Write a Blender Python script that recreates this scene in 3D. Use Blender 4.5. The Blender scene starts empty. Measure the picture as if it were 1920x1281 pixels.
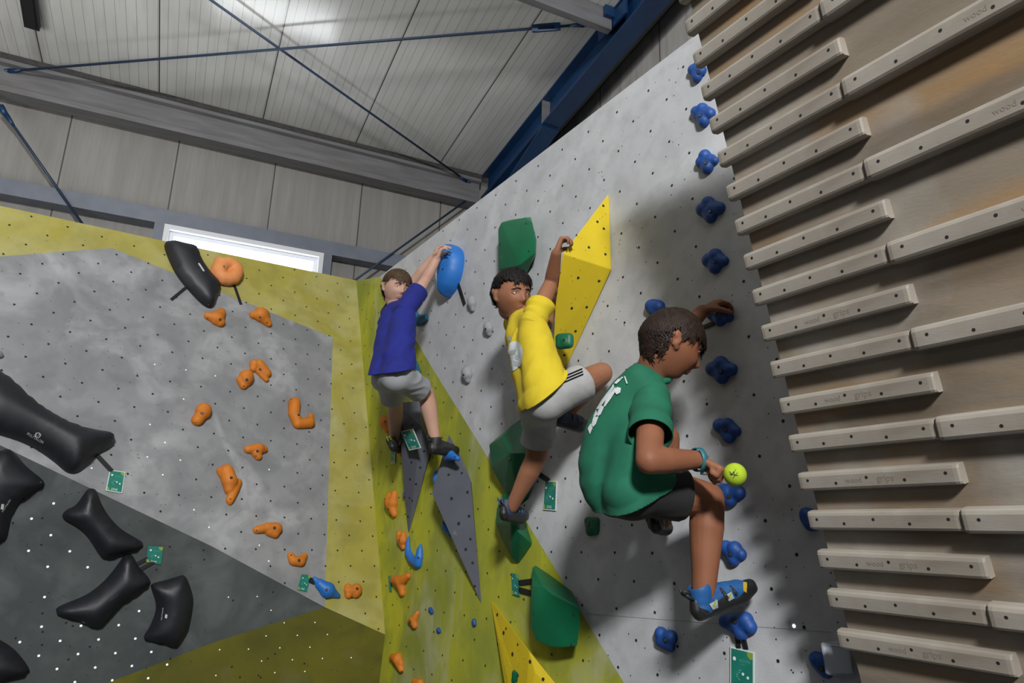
import bpy, bmesh, math, random
from math import pi, sin, cos, sqrt, atan2
from mathutils import Vector, Matrix, noise
from mathutils.bvhtree import BVHTree
from mathutils.geometry import delaunay_2d_cdt

random.seed(7)
V3 = Vector
COL = bpy.context.scene.collection

# ------------------------------------------------------------------ camera frame
CX, CY, FPX = 960.0, 640.5, 1300.0
CAMZ = 1.5
RX = V3((0.9010049, -0.4327256, 0.0306381)).normalized()
RU = V3((-0.1362099, -0.2151422, 0.9670371)).normalized()
RB = V3((-0.4118701, -0.8754783, -0.2527857)).normalized()
EYE = V3((0, 0, CAMZ))

def ray(px, py):
    """view direction through a point of the 1920 x 1281 frame (depth 1 along the axis)"""
    return RX * ((px - CX) / FPX) + RU * (-(py - CY) / FPX) - RB

class Plane:
    """n.P = d (from the eye), normal faces the room; h runs to the right, v up in the plane"""
    def __init__(self, n, d, up=V3((0, 0, 1))):
        self.n = V3(n).normalized(); self.d = d
        self.h = up.cross(self.n).normalized(); self.v = self.n.cross(self.h)
    def at(self, px, py, off=0.0):
        r = ray(px, py)
        return EYE + r * ((self.d + off) / self.n.dot(r))
    def scale(self, px, py):
        r = ray(px, py)
        return (self.d / self.n.dot(r)) / FPX
    def uv(self, P, O):
        q = P - O
        return q.dot(self.h), q.dot(self.v)
    def vec(self, h, v, n):
        return self.h * h + self.v * v + self.n * n

# the climbing walls, recovered from their T-nut grids (20 cm spacing)
PM = Plane((-0.9832, -0.18229, 0.00918), -1.95074)
PL = Plane((0.31799, -0.87552, 0.36379), -3.48274)
PB = Plane((0.12128, -0.98805, -0.09508), -3.89324)
PC = Plane((-0.96176, -0.09884, -0.25545), -3.21454 * 0.49)
WALLY = 7.4
PW = Plane((0, -1, 0), -WALLY)

# ------------------------------------------------------------------ materials
def mat(name, color, rough=0.6, metal=0.0, color2=None, scale=8.0, detail=4.0, lo=0.35, hi=0.65,
        bump=0.0, bscale=60.0, spec=0.5, sss=0.0, coat=0.0, stretch=None):
    m = bpy.data.materials.new(name); m.use_nodes = True
    nt = m.node_tree; b = nt.nodes['Principled BSDF']
    b.inputs['Base Color'].default_value = (*color, 1)
    b.inputs['Roughness'].default_value = rough
    b.inputs['Metallic'].default_value = metal
    b.inputs['Specular IOR Level'].default_value = spec
    if sss: b.inputs['Subsurface Weight'].default_value = sss; b.inputs['Subsurface Radius'].default_value = (.012, .005, .003)
    if coat: b.inputs['Coat Weight'].default_value = coat
    tc = nt.nodes.new('ShaderNodeTexCoord'); co = tc.outputs['Object']
    if stretch:
        mp = nt.nodes.new('ShaderNodeMapping'); mp.inputs['Scale'].default_value = stretch
        nt.links.new(co, mp.inputs['Vector']); co = mp.outputs['Vector']
    if color2:
        n = nt.nodes.new('ShaderNodeTexNoise'); n.inputs['Scale'].default_value = scale; n.inputs['Detail'].default_value = detail
        nt.links.new(co, n.inputs['Vector'])
        mr = nt.nodes.new('ShaderNodeMapRange'); mr.inputs['From Min'].default_value = lo; mr.inputs['From Max'].default_value = hi
        nt.links.new(n.outputs['Fac'], mr.inputs['Value'])
        mx = nt.nodes.new('ShaderNodeMix'); mx.data_type = 'RGBA'
        mx.inputs['A'].default_value = (*color, 1); mx.inputs['B'].default_value = (*color2, 1)
        nt.links.new(mr.outputs['Result'], mx.inputs['Factor'])
        nt.links.new(mx.outputs['Result'], b.inputs['Base Color'])
        m['mix'] = mx.name
    if bump:
        n2 = nt.nodes.new('ShaderNodeTexNoise'); n2.inputs['Scale'].default_value = bscale; n2.inputs['Detail'].default_value = 3
        nt.links.new(co, n2.inputs['Vector'])
        bp = nt.nodes.new('ShaderNodeBump'); bp.inputs['Strength'].default_value = bump; bp.inputs['Distance'].default_value = 0.01
        nt.links.new(n2.outputs['Fac'], bp.inputs['Height']); nt.links.new(bp.outputs['Normal'], b.inputs['Normal'])
    return m

def overlay(m, color, scale, lo, hi, amount=1.0, detail=5.0, stretch=None, dist=0.0):
    """one more noise-masked layer of colour (chalk, grime, wear) on top of the base colour"""
    nt = m.node_tree; b = nt.nodes['Principled BSDF']
    inp = b.inputs['Base Color']
    mx = nt.nodes.new('ShaderNodeMix'); mx.data_type = 'RGBA'
    if inp.is_linked: nt.links.new(inp.links[0].from_socket, mx.inputs['A'])
    else: mx.inputs['A'].default_value = inp.default_value
    mx.inputs['B'].default_value = (*color, 1)
    tc = nt.nodes.new('ShaderNodeTexCoord'); co = tc.outputs['Object']
    if stretch:
        mp = nt.nodes.new('ShaderNodeMapping'); mp.inputs['Scale'].default_value = stretch
        nt.links.new(co, mp.inputs['Vector']); co = mp.outputs['Vector']
    n = nt.nodes.new('ShaderNodeTexNoise'); n.inputs['Scale'].default_value = scale; n.inputs['Detail'].default_value = detail
    n.inputs['Distortion'].default_value = dist
    nt.links.new(co, n.inputs['Vector'])
    mr = nt.nodes.new('ShaderNodeMapRange'); mr.inputs['From Min'].default_value = lo; mr.inputs['From Max'].default_value = hi
    mr.inputs['To Max'].default_value = amount
    nt.links.new(n.outputs['Fac'], mr.inputs['Value']); nt.links.new(mr.outputs['Result'], mx.inputs['Factor'])
    nt.links.new(mx.outputs['Result'], inp)
    return m

def emit(name, color, strength):
    m = bpy.data.materials.new(name); m.use_nodes = True
    nt = m.node_tree; nt.nodes.clear()
    e = nt.nodes.new('ShaderNodeEmission'); e.inputs['Color'].default_value = (*color, 1); e.inputs['Strength'].default_value = strength
    o = nt.nodes.new('ShaderNodeOutputMaterial'); nt.links.new(e.outputs[0], o.inputs[0])
    return m

def grooves(m, axis, period, width, color, phase=0.0, ramp=None):
    """thin parallel joints across a surface, along one object-space axis"""
    nt = m.node_tree; b = nt.nodes['Principled BSDF']; inp = b.inputs['Base Color']
    mx = nt.nodes.new('ShaderNodeMix'); mx.data_type = 'RGBA'
    if inp.is_linked: nt.links.new(inp.links[0].from_socket, mx.inputs['A'])
    else: mx.inputs['A'].default_value = inp.default_value
    mx.inputs['B'].default_value = (*color, 1)
    tc = nt.nodes.new('ShaderNodeTexCoord'); sx = nt.nodes.new('ShaderNodeSeparateXYZ')
    nt.links.new(tc.outputs['Object'], sx.inputs[0])
    def mth(op, a, bv=None):
        k = nt.nodes.new('ShaderNodeMath'); k.operation = op
        if hasattr(a, 'node'): nt.links.new(a, k.inputs[0])
        else: k.inputs[0].default_value = a
        if bv is not None:
            if hasattr(bv, 'node'): nt.links.new(bv, k.inputs[1])
            else: k.inputs[1].default_value = bv
        return k.outputs[0]
    u = mth('FRACT', mth('ADD', mth('DIVIDE', sx.outputs[axis], period), phase))
    f = mth('LESS_THAN', mth('ABSOLUTE', mth('SUBTRACT', u, 0.5)), width / period / 2)
    if ramp is not None: f = mth('MULTIPLY', f, ramp)
    nt.links.new(f, mx.inputs['Factor']); nt.links.new(mx.outputs['Result'], inp)
    return m

# ------------------------------------------------------------------ objects
def tag(o, label=None, cat=None, group=None, kind=None):
    if label: o['label'] = label
    if cat: o['category'] = cat
    if group: o['group'] = group
    if kind: o['kind'] = kind
    return o

def world_loc(o):
    p = V3(o.location)
    while o.parent is not None:
        o = o.parent; p += o.location
    return p

def mesh_obj(name, verts, faces, m, parent=None, loc=None, smooth=False, mats=None, midx=None):
    """verts are world coordinates; the object's origin is put at loc (or on its parent's)"""
    me = bpy.data.meshes.new(name)
    base = world_loc(parent) if parent is not None else V3((0, 0, 0))
    if loc is None: loc = base.copy()
    me.from_pydata([tuple(V3(v) - loc) for v in verts], [], [tuple(f) for f in faces])
    for k in (mats or [m]): me.materials.append(k)
    if midx is not None: me.polygons.foreach_set('material_index', midx)
    if smooth: me.polygons.foreach_set('use_smooth', [True] * len(me.polygons))
    me.update()
    o = bpy.data.objects.new(name, me); COL.objects.link(o)
    if parent is not None: o.parent = parent
    o.location = loc - base
    return o

def bm_obj(name, bm, m, parent=None, loc=None, smooth=True, mats=None):
    bm.verts.ensure_lookup_table()
    base = world_loc(parent) if parent is not None else V3((0, 0, 0))
    if loc is None: loc = base.copy()
    for v in bm.verts: v.co -= loc
    me = bpy.data.meshes.new(name); bm.to_mesh(me); bm.free()
    for k in (mats or [m]): me.materials.append(k)
    if smooth: me.polygons.foreach_set('use_smooth', [True] * len(me.polygons))
    o = bpy.data.objects.new(name, me); COL.objects.link(o)
    if parent is not None: o.parent = parent
    o.location = loc - base
    return o

def empty(name, loc):
    o = bpy.data.objects.new(name, None); COL.objects.link(o); o.location = loc
    o.empty_display_size = 0.05
    return o

def frame_of(z, hint=V3((0, 0, 1))):
    z = z.normalized()
    if abs(z.dot(hint)) > 0.97: hint = V3((1, 0, 0)) if abs(z.x) < .9 else V3((0, 1, 0))
    x = hint.cross(z).normalized(); y = z.cross(x)
    return Matrix((x, y, z)).transposed()

def add_ball(bm, c, r, seg=12, scale=None, rot=None):
    M = Matrix.Translation(c)
    if rot is not None: M = M @ rot.to_4x4()
    if scale is not None: M = M @ Matrix.Diagonal((*scale, 1))
    bmesh.ops.create_uvsphere(bm, u_segments=seg, v_segments=max(6, seg * 2 // 3), radius=r, matrix=M)

def add_cone(bm, a, b, ra, rb, seg=14, caps=True):
    d = b - a
    if d.length < 1e-6: return
    M = Matrix.Translation((a + b) / 2) @ frame_of(d).to_4x4()
    bmesh.ops.create_cone(bm, cap_ends=caps, segments=seg, radius1=ra, radius2=rb, depth=d.length, matrix=M)

def chain(bm, pts, seg=14):
    """tapered limb: pts = [(Vector, radius), ...]"""
    for i, (p, r) in enumerate(pts):
        add_ball(bm, p, r, seg)
        if i: add_cone(bm, pts[i - 1][0], p, pts[i - 1][1], r, seg)

def add_box(bm, c, X, Y, Z):
    """box from centre and half-axis vectors"""
    vs = [bm.verts.new(c + X * sx + Y * sy + Z * sz) for sx in (-1, 1) for sy in (-1, 1) for sz in (-1, 1)]
    for f in ((0, 1, 3, 2), (4, 6, 7, 5), (0, 4, 5, 1), (2, 3, 7, 6), (0, 2, 6, 4), (1, 5, 7, 3)):
        bm.faces.new([vs[i] for i in f])
    bmesh.ops.recalc_face_normals(bm, faces=bm.faces)

DG = bpy.context.evaluated_depsgraph_get
def remesh(bm, voxel, smooth_it=6, factor=0.5):
    """one continuous surface over everything in bm"""
    me = bpy.data.meshes.new('tmp'); bm.to_mesh(me); bm.free()
    o = bpy.data.objects.new('tmp', me); COL.objects.link(o)
    md = o.modifiers.new('r', 'REMESH'); md.mode = 'VOXEL'; md.voxel_size = voxel; md.adaptivity = 0
    if smooth_it:
        ms = o.modifiers.new('s', 'SMOOTH'); ms.factor = factor; ms.iterations = smooth_it
    dg = DG(); dg.update()
    me2 = bpy.data.meshes.new_from_object(o.evaluated_get(dg))
    bm2 = bmesh.new(); bm2.from_mesh(me2)
    bpy.data.objects.remove(o); bpy.data.meshes.remove(me); bpy.data.meshes.remove(me2)
    return bm2

def clip(bm, P, n):
    """drop what lies behind the plane (P, n) and close the cut"""
    g = list(bm.verts) + list(bm.edges) + list(bm.faces)
    r = bmesh.ops.bisect_plane(bm, geom=g, plane_co=P, plane_no=n, clear_inner=True)
    ed = [e for e in r['geom_cut'] if isinstance(e, bmesh.types.BMEdge)]
    if ed:
        try: bmesh.ops.holes_fill(bm, edges=ed, sides=0)
        except Exception: pass
    return bm

def cut_open(bm, P, n, R=None):
    """cut a garment piece open at a plane"""
    n = n.normalized()
    g = [f for f in bm.faces if R is None or (f.calc_center_median() - P).length < R]
    es = {e for f in g for e in f.edges}; vs = {v for f in g for v in f.verts}
    bmesh.ops.bisect_plane(bm, geom=list(vs) + list(es) + g, plane_co=P, plane_no=n)
    kill = [f for f in bm.faces if (R is None or (f.calc_center_median() - P).length < R * 1.02) and (f.calc_center_median() - P).dot(n) > 0]
    bmesh.ops.delete(bm, geom=kill, context='FACES')

def merge(bm, other):
    """add another bmesh's surface to bm"""
    me = bpy.data.meshes.new('tmp'); other.to_mesh(me); other.free()
    bm.from_mesh(me); bpy.data.meshes.remove(me)

def thicken(o, t):
    md = o.modifiers.new('cloth', 'SOLIDIFY'); md.thickness = t; md.offset = -1
    return o

def bvh_of(o):
    base = world_loc(o); me = o.data
    return BVHTree.FromPolygons([v.co + base for v in me.vertices], [tuple(p.vertices) for p in me.polygons])

def shoot(bvh, px, py):
    return bvh.ray_cast(EYE, ray(px, py).normalized())[:2]

def decal(name, target, polys, m, parent, lift=0.0015, n_hint=None):
    """flat printed shapes laid onto a surface; polys: lists of frame points"""
    bvh = target if isinstance(target, BVHTree) else bvh_of(target)
    verts, faces, seen = [], [], {}
    for poly in polys:
        idx = []
        for (x, y) in poly:
            key = (round(x, 2), round(y, 2))
            if key in seen: idx.append(seen[key]); continue
            p, n = shoot(bvh, x, y)
            if p is None: idx = None; break
            seen[key] = len(verts)
            verts.append(p - ray(x, y).normalized() * lift); idx.append(len(verts) - 1)
        if idx: faces.append(idx)
    if not faces: return None
    return mesh_obj(name, verts, faces, m, parent, smooth=True)

def subdiv_quad(c, nx, ny):
    """c: four frame points (tl, tr, br, bl) -> grid of little quads"""
    out = []
    def pt(u, v):
        a = (c[0][0] + (c[1][0] - c[0][0]) * u, c[0][1] + (c[1][1] - c[0][1]) * u)
        b = (c[3][0] + (c[2][0] - c[3][0]) * u, c[3][1] + (c[2][1] - c[3][1]) * u)
        return (a[0] + (b[0] - a[0]) * v, a[1] + (b[1] - a[1]) * v)
    for i in range(nx):
        for j in range(ny):
            out.append([pt(i / nx, j / ny), pt((i + 1) / nx, j / ny), pt((i + 1) / nx, (j + 1) / ny), pt(i / nx, (j + 1) / ny)])
    return out

def text_tris(s, size=1.0):
    """letters as triangles in the unit of the font size, baseline at 0; returns (verts2d, faces, width)"""
    cu = bpy.data.curves.new('t', 'FONT'); cu.body = s; cu.size = size; cu.resolution_u = 2
    o = bpy.data.objects.new('t', cu); COL.objects.link(o)
    dg = DG(); dg.update()
    me = bpy.data.meshes.new_from_object(o.evaluated_get(dg))
    vs = [(v.co.x, v.co.y) for v in me.vertices]; fs = [tuple(p.vertices) for p in me.polygons]
    bpy.data.objects.remove(o); bpy.data.curves.remove(cu); bpy.data.meshes.remove(me)
    w = max((v[0] for v in vs), default=1)
    return vs, fs, w

def text_on(name, s, m, parent, to3d, width=None, height=None, bold=0.0):
    """to3d maps (x 0..1 along the word, y in the same unit) to world points"""
    vs, fs, w = text_tris(s)
    return mesh_obj(name, [to3d(x / w, y / w) for x, y in vs], fs, m, parent)

def smooth_loop(pts, n=4):
    """closed Catmull-Rom through 2-D points"""
    out = []; N = len(pts)
    for i in range(N):
        p0, p1, p2, p3 = (V3((*pts[(i + k) % N], 0)) for k in (-1, 0, 1, 2))
        for k in range(n):
            t = k / n
            q = 0.5 * ((2 * p1) + (p2 - p0) * t + (2 * p0 - 5 * p1 + 4 * p2 - p3) * t * t + (3 * p1 - p0 - 3 * p2 + p3) * t ** 3)
            out.append((q.x, q.y))
    return out

def inside(p, poly):
    x, y = p; c = False; j = len(poly) - 1
    for i in range(len(poly)):
        xi, yi = poly[i]; xj, yj = poly[j]
        if (yi > y) != (yj > y) and x < (xj - xi) * (y - yi) / (yj - yi + 1e-12) + xi: c = not c
        j = i
    return c

def edge_dist(p, poly):
    best = 1e9; x, y = p
    for i in range(len(poly)):
        ax, ay = poly[i - 1]; bx, by = poly[i]
        dx, dy = bx - ax, by - ay; L = dx * dx + dy * dy + 1e-12
        t = max(0, min(1, ((x - ax) * dx + (y - ay) * dy) / L))
        d = (x - ax - t * dx) ** 2 + (y - ay - t * dy) ** 2
        if d < best: best = d
    return sqrt(best)
# ------------------------------------------------------------------ shared materials
M_roof = mat('white_roof_sheet', (.60, .60, .575), .16, color2=(.54, .54, .515), scale=1.6, stretch=(3, .5, 1))
overlay(M_roof, (.44, .43, .40), 5, .52, .75, .5, stretch=(4, .35, 1))
M_panel = mat('wall_sandwich_panel', (.27, .262, .245), .5, color2=(.225, .218, .203), scale=3, stretch=(4, 1, .4))
overlay(M_panel, (.18, .172, .16), 9, .55, .8, .5, stretch=(6, 1, .3))
grooves(M_roof, 0, 0.0855, .0045, (.30, .29, .28), .5 + .7 / .0855)
grooves(M_roof, 0, 1.026, .012, (.075, .07, .065), .5 + .686 / 1.026)
grooves(M_panel, 0, 0.083, .003, (.2, .194, .18), .2)
grooves(M_panel, 0, .985, .013, (.05, .048, .045), .5 + .44 / .985)
M_gable = mat('gable_panel', (.40, .39, .37), .55, color2=(.31, .30, .285), scale=4, stretch=(1, 4, .4))
grooves(M_gable, 1, .985, .013, (.06, .06, .055), .1)
M_steel = mat('grey_painted_steel', (.18, .182, .192), .45, color2=(.135, .135, .14), scale=6, stretch=(.4, 3, 3))
overlay(M_steel, (.15, .13, .112), 3, .5, .8, .7, stretch=(.5, 4, 4))
M_girt = mat('blue_grey_steel', (.16, .178, .225), .45, color2=(.13, .145, .185), scale=5)
M_dkgap = mat('dark_gap_trim', (.03, .029, .028), .7, color2=(.05, .048, .046), scale=30)
M_blue = mat('blue_painted_steel', (.008, .04, .115), .4, color2=(.006, .03, .09), scale=4)
M_rod = mat('blue_tie_rod', (.022, .042, .085), .45, .2)
M_black = mat('black_tape', (.008, .008, .009), .55)
M_white = mat('white_window_profile', (.72, .74, .78), .35)
M_day = emit('overcast_daylight', (.93, .97, 1.0), 11.0)
M_hole = mat('bolt_hole_dark', (.010, .010, .011), .8)
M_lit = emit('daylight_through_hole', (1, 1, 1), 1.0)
M_mat = mat('crash_mat_vinyl', (.06, .065, .075), .5, color2=(.05, .052, .06), scale=2)

M_conc = mat('grey_textured_panel', (.285, .288, .297), .85, color2=(.225, .229, .238), scale=2.4, detail=8, bump=.12, bscale=220)
overlay(M_conc, (.17, .175, .185), 4.0, .47, .66, .75, dist=.6)
overlay(M_conc, (.40, .405, .415), 2.6, .52, .70, .8, dist=.8)
M_concM = mat('light_grey_textured_panel', (.47, .478, .495), .85, color2=(.41, .42, .435), scale=2.2, detail=8, bump=.12, bscale=220)
overlay(M_concM, (.34, .345, .35), 5.0, .50, .68, .55, dist=.6)
overlay(M_concM, (.56, .57, .58), 2.2, .50, .70, .7, dist=.8)
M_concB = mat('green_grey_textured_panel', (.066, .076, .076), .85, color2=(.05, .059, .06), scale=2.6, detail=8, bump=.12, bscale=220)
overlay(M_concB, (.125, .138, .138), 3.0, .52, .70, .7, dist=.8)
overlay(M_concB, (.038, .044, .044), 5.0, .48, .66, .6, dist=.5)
overlay(M_conc, (.19, .195, .205), 13, .48, .64, .5, detail=8)
overlay(M_concM, (.35, .355, .365), 14, .48, .66, .45, detail=8)
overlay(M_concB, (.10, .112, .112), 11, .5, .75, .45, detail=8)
M_yelL = mat('yellow_paint_left', (.40, .35, .06), .8, color2=(.30, .265, .05), scale=2.6, detail=8, bump=.1, bscale=220)
overlay(M_yelL, (.45, .43, .21), 2.0, .44, .66, .8, dist=.8)
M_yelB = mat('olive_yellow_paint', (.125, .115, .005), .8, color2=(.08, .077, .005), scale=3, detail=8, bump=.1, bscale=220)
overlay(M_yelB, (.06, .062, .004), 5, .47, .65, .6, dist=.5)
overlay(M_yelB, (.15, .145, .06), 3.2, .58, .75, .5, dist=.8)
M_yelM = mat('lime_yellow_paint', (.46, .45, .02), .8, color2=(.31, .335, .03), scale=2.4, detail=8, bump=.1, bscale=220, stretch=(1, 1, .55))
overlay(M_yelM, (.20, .24, .03), 4.0, .47, .64, .8, stretch=(1, 1, .45), dist=.5)
overlay(M_yelM, (.42, .43, .26), 3.2, .54, .70, .65, stretch=(1, 1, .5), dist=.7)
overlay(M_yelL, (.25, .23, .05), 7, .48, .66, .5, detail=8)
overlay(M_yelM, (.24, .27, .04), 10, .48, .64, .6, detail=8, stretch=(1, 1, .6))
M_ply = mat('plywood_brown', (.27, .222, .168), .75, color2=(.20, .165, .122), scale=3.2, detail=7, stretch=(1, .5, 1.6), bump=.06, bscale=120)
overlay(M_ply, (.31, .18, .07), 4.2, .50, .70, .85, stretch=(1, .35, 1.6), dist=.6)
overlay(M_ply, (.36, .335, .30), 2.4, .47, .66, .85, dist=.7)
overlay(M_ply, (.12, .09, .06), 5.0, .49, .66, .75, stretch=(1, .3, 1.4))
M_rail = mat('pale_wood_rail', (.34, .305, .26), .6, color2=(.27, .24, .20), scale=5, stretch=(1, .3, 2), bump=.05, bscale=150)
overlay(M_rail, (.20, .165, .13), 6, .50, .70, .7, stretch=(1, .5, 2), dist=.5)
overlay(M_rail, (.43, .405, .365), 3.5, .52, .72, .7)

# ------------------------------------------------------------------ building shell
TH = math.radians(5.2)
ROOF_P = EYE + V3((-.168, 7.3, 4.205))
PR = Plane((0, -sin(TH), -cos(TH)), V3((0, -sin(TH), -cos(TH))).dot(ROOF_P - EYE), up=V3((0, 1, 0)))
def roof_z(y, off=0.0): return ROOF_P.z + (7.3 - y) * math.tan(TH) - off
XR = 2.95

def wall_quad(name, a, b, c, d, m, **kw):
    return tag(mesh_obj(name, [a, b, c, d], [(0, 1, 2, 3)], m), kind='structure')

ZT = roof_z(7.55)
ww0, ww1 = 2.52, 2.93      # window band (z from the eye) in the back wall plane
wx0, wx1 = -.425, 1.135
yb = 7.55
def zc(z): return z + CAMZ
back = []
bf = []
def rect(x0, x1, z0, z1):
    i = len(back); back.extend([V3((x0, yb, z0)), V3((x1, yb, z0)), V3((x1, yb, z1)), V3((x0, yb, z1))]); bf.append((i, i + 1, i + 2, i + 3))
Z0 = zc(2.05); Z1 = zc(2.90)
rect(-7, wx0, 0, ZT); rect(wx1, 3.4, 0, ZT); rect(wx0, wx1, 0, Z0); rect(wx0, wx1, Z1, ZT)
tag(mesh_obj('wall_back', back, bf, M_panel), kind='structure')
wall_quad('ceiling', V3((-7, 7.6, roof_z(7.6))), V3((3.5, 7.6, roof_z(7.6))), V3((3.5, -8, roof_z(-8))), V3((-7, -8, roof_z(-8))), M_roof)
wall_quad('wall_right', V3((3.42, -8, 0)), V3((3.42, 7.55, 0)), V3((3.42, 7.55, ZT)), V3((3.42, -8, roof_z(-8))), M_gable)
wall_quad('floor', V3((-7, -8, 0)), V3((3.42, -8, 0)), V3((3.42, 7.55, 0)), V3((-7, 7.55, 0)), M_mat)

def beam_x(name, x0, x1, prof, m, sub=None):
    """bar along X with a closed (y, z) profile"""
    vs = [V3((x0, y, z)) for y, z in prof] + [V3((x1, y, z)) for y, z in prof]
    n = len(prof)
    fs = [(i, (i + 1) % n, n + (i + 1) % n, n + i) for i in range(n)] + [tuple(range(n))[::-1], tuple(range(n, 2 * n))]
    return vs, fs

# eave beam: an I-section seen from below, under a dark gap strip
zt = zc(4.145); zb = zc(3.80)
yf = 7.3
prof = [(yf, zb), (yf, zb + .055), (yf + .07, zb + .065), (yf + .075, zt - .05), (yf + .02, zt - .04), (yf + .02, zt), (yf + .17, zt), (yf + .17, zt - .04),
        (yf + .10, zt - .05), (yf + .10, zb + .06), (yf + .18, zb + .05), (yf + .18, zb)]
vs, fs = beam_x('eave_beam', -6.5, XR, prof, M_steel)
eb = tag(mesh_obj('eave_beam', vs, fs, M_steel, loc=V3((XR, yf, zb))), 'long grey steel eave beam where the white roof meets the back wall', 'beam')
vs, fs = beam_x('seal_strip', -6.5, XR, [(yf + .01, zt), (yf + .01, roof_z(yf) - .005), (yf + .16, roof_z(yf + .16) - .005), (yf + .16, zt)], M_dkgap)
mesh_obj('seal_strip', vs, fs, M_dkgap, eb)

# wall girt with the two posts that frame the window
gz1 = zc(2.955); gz0 = zc(2.80); gy = 7.36
def girt(x0, x1, name, label):
    prof = [(gy, gz0), (gy, gz1), (gy + .17, gz1), (gy + .17, gz1 - .01), (gy + .012, gz1 - .012), (gy + .012, gz0 + .012), (gy + .17, gz0 + .012), (gy + .17, gz0)]
    vs, fs = beam_x(name, x0, x1, prof, M_girt)
    return tag(mesh_obj(name, vs, fs, M_girt, loc=V3((x0, gy, gz0))), label, 'beam')
girt(-6.5, XR, 'wall_girt', 'blue grey steel girt running along the back wall above the window')
for x0, x1, lab in ((wx0 - .10, wx0 - .012, 'blue grey steel post at the left end of the bright window'), (wx1 + .012, wx1 + .10, 'blue grey steel post at the right end of the bright window')):
    bm = bmesh.new(); add_box(bm, V3(((x0 + x1) / 2, gy + .085, (gz0 + 1.9 + CAMZ) / 2)), V3(((x1 - x0) / 2, 0, 0)), V3((0, .085, 0)), V3((0, 0, (gz0 - 1.9 - CAMZ) / 2)))
    tag(bm_obj('window_post', bm, M_girt, loc=V3((x0, gy, 1.9 + CAMZ)), smooth=False), lab, 'post')

# window_1: stepped white frame, pane lit by the overcast sky
def ring(x0, x1, z0, z1, t, y0, y1, bm):
    for (a, b, c, d) in ((x0, x1, z1 - t, z1), (x0, x1, z0, z0 + t), (x0, x0 + t, z0 + t, z1 - t), (x1 - t, x1, z0 + t, z1 - t)):
        add_box(bm, V3(((a + b) / 2, (y0 + y1) / 2, (c + d) / 2)), V3(((b - a) / 2, 0, 0)), V3((0, (y1 - y0) / 2, 0)), V3((0, 0, (d - c) / 2)))
win = tag(empty('window_1', V3((wx0, gy, Z0))), kind='structure')
bm = bmesh.new(); ring(wx0 - .01, wx1 + .01, Z0, gz0, .05, gy - .01, gy + .16, bm); bm_obj('window_frame', bm, M_white, win, smooth=False)
bm = bmesh.new(); ring(wx0 + .04, wx1 - .04, Z0 + .04, gz0 - .05, .045, gy + .05, gy + .15, bm); bm_obj('sash', bm, M_white, win, smooth=False)
mesh_obj('pane', [V3((wx0 + .05, gy + .12, Z0 + .05)), V3((wx1 - .05, gy + .12, Z0 + .05)), V3((wx1 - .05, gy + .12, gz0 - .06)), V3((wx0 + .05, gy + .12, gz0 - .06))], [(0, 1, 2, 3)], M_day, win)

# blue portal rafter on the right with a haunch at the eave
def ibeam(name, x, w, stations, m, parent=None, loc=None, tf=.016, tw=.012):
    """I-section along Y; stations = [(y, ztop, zbottom)]"""
    bm = bmesh.new()
    for xs, top in ((x, True), (x, False)):
        ring_prev = None
        for (y, z1, z0) in stations:
            a, b = (z1, z1 - tf) if top else (z0 + tf, z0)
            q = [bm.verts.new(V3((xs + dx, y, z))) for dx, z in ((0, a), (w, a), (w, b), (0, b))]
            if ring_prev:
                for i in range(4): bm.faces.new([ring_prev[i], ring_prev[(i + 1) % 4], q[(i + 1) % 4], q[i]])
            else: bm.faces.new(q)
            ring_prev = q
        bm.faces.new(ring_prev)
    prev = None
    for (y, z1, z0) in stations:
        q = [bm.verts.new(V3((x + w / 2 + dx, y, z))) for dx, z in ((-tw / 2, z1 - tf), (tw / 2, z1 - tf), (tw / 2, z0 + tf), (-tw / 2, z0 + tf))]
        if prev:
            for i in range(4): bm.faces.new([prev[i], prev[(i + 1) % 4], q[(i + 1) % 4], q[i]])
        prev = q
    bmesh.ops.recalc_face_normals(bm, faces=bm.faces)
    return bm_obj(name, bm, m, parent, loc, smooth=False)
rz = lambda y: roof_z(y, .012)
ra = tag(empty('roof_rafter', V3((XR, 7.3, rz(7.3)))), 'dark blue steel rafter climbing from the eave beam to the top right', 'rafter')
ibeam('rafter_beam', XR, .2, [(y, rz(y), rz(y) - .31) for y in (7.32, -2)], M_blue, ra)
ibeam('haunch', XR + .002, .196, [(7.25, rz(7.25) - .315, rz(7.25) - .62), (5.7, rz(5.7) - .315, rz(5.7) - .34)], M_blue, ra)
bm = bmesh.new(); add_box(bm, V3((XR + .05, 5.72, rz(5.72) - .155)), V3((.045, 0, 0)), V3((0, .008, 0)), V3((0, 0, .14)))
bm_obj('stiffener_plate', bm, M_steel, ra, smooth=False)
bm = bmesh.new(); add_box(bm, V3((XR + .02, 4.42, rz(4.42) - .09)), V3((.01, 0, 0)), V3((0, .22, 0)), V3((0, 0, .075)))
add_box(bm, V3((XR - .03, 4.42, rz(4.42) - .05)), V3((.06, 0, 0)), V3((0, .06, 0)), V3((0, 0, .05)))
bm_obj('gusset_plate', bm, M_blue, ra, smooth=False)
bm = bmesh.new(); add_box(bm, V3((XR + .1, 7.42, 2.6)), V3((.1, 0, 0)), V3((0, .1, 0)), V3((0, 0, 2.6)))
tag(bm_obj('frame_column', bm, M_blue, loc=V3((XR + .1, 7.42, 0)), smooth=False), 'dark blue steel column top in the corner under the rafter end', 'column')
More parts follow.
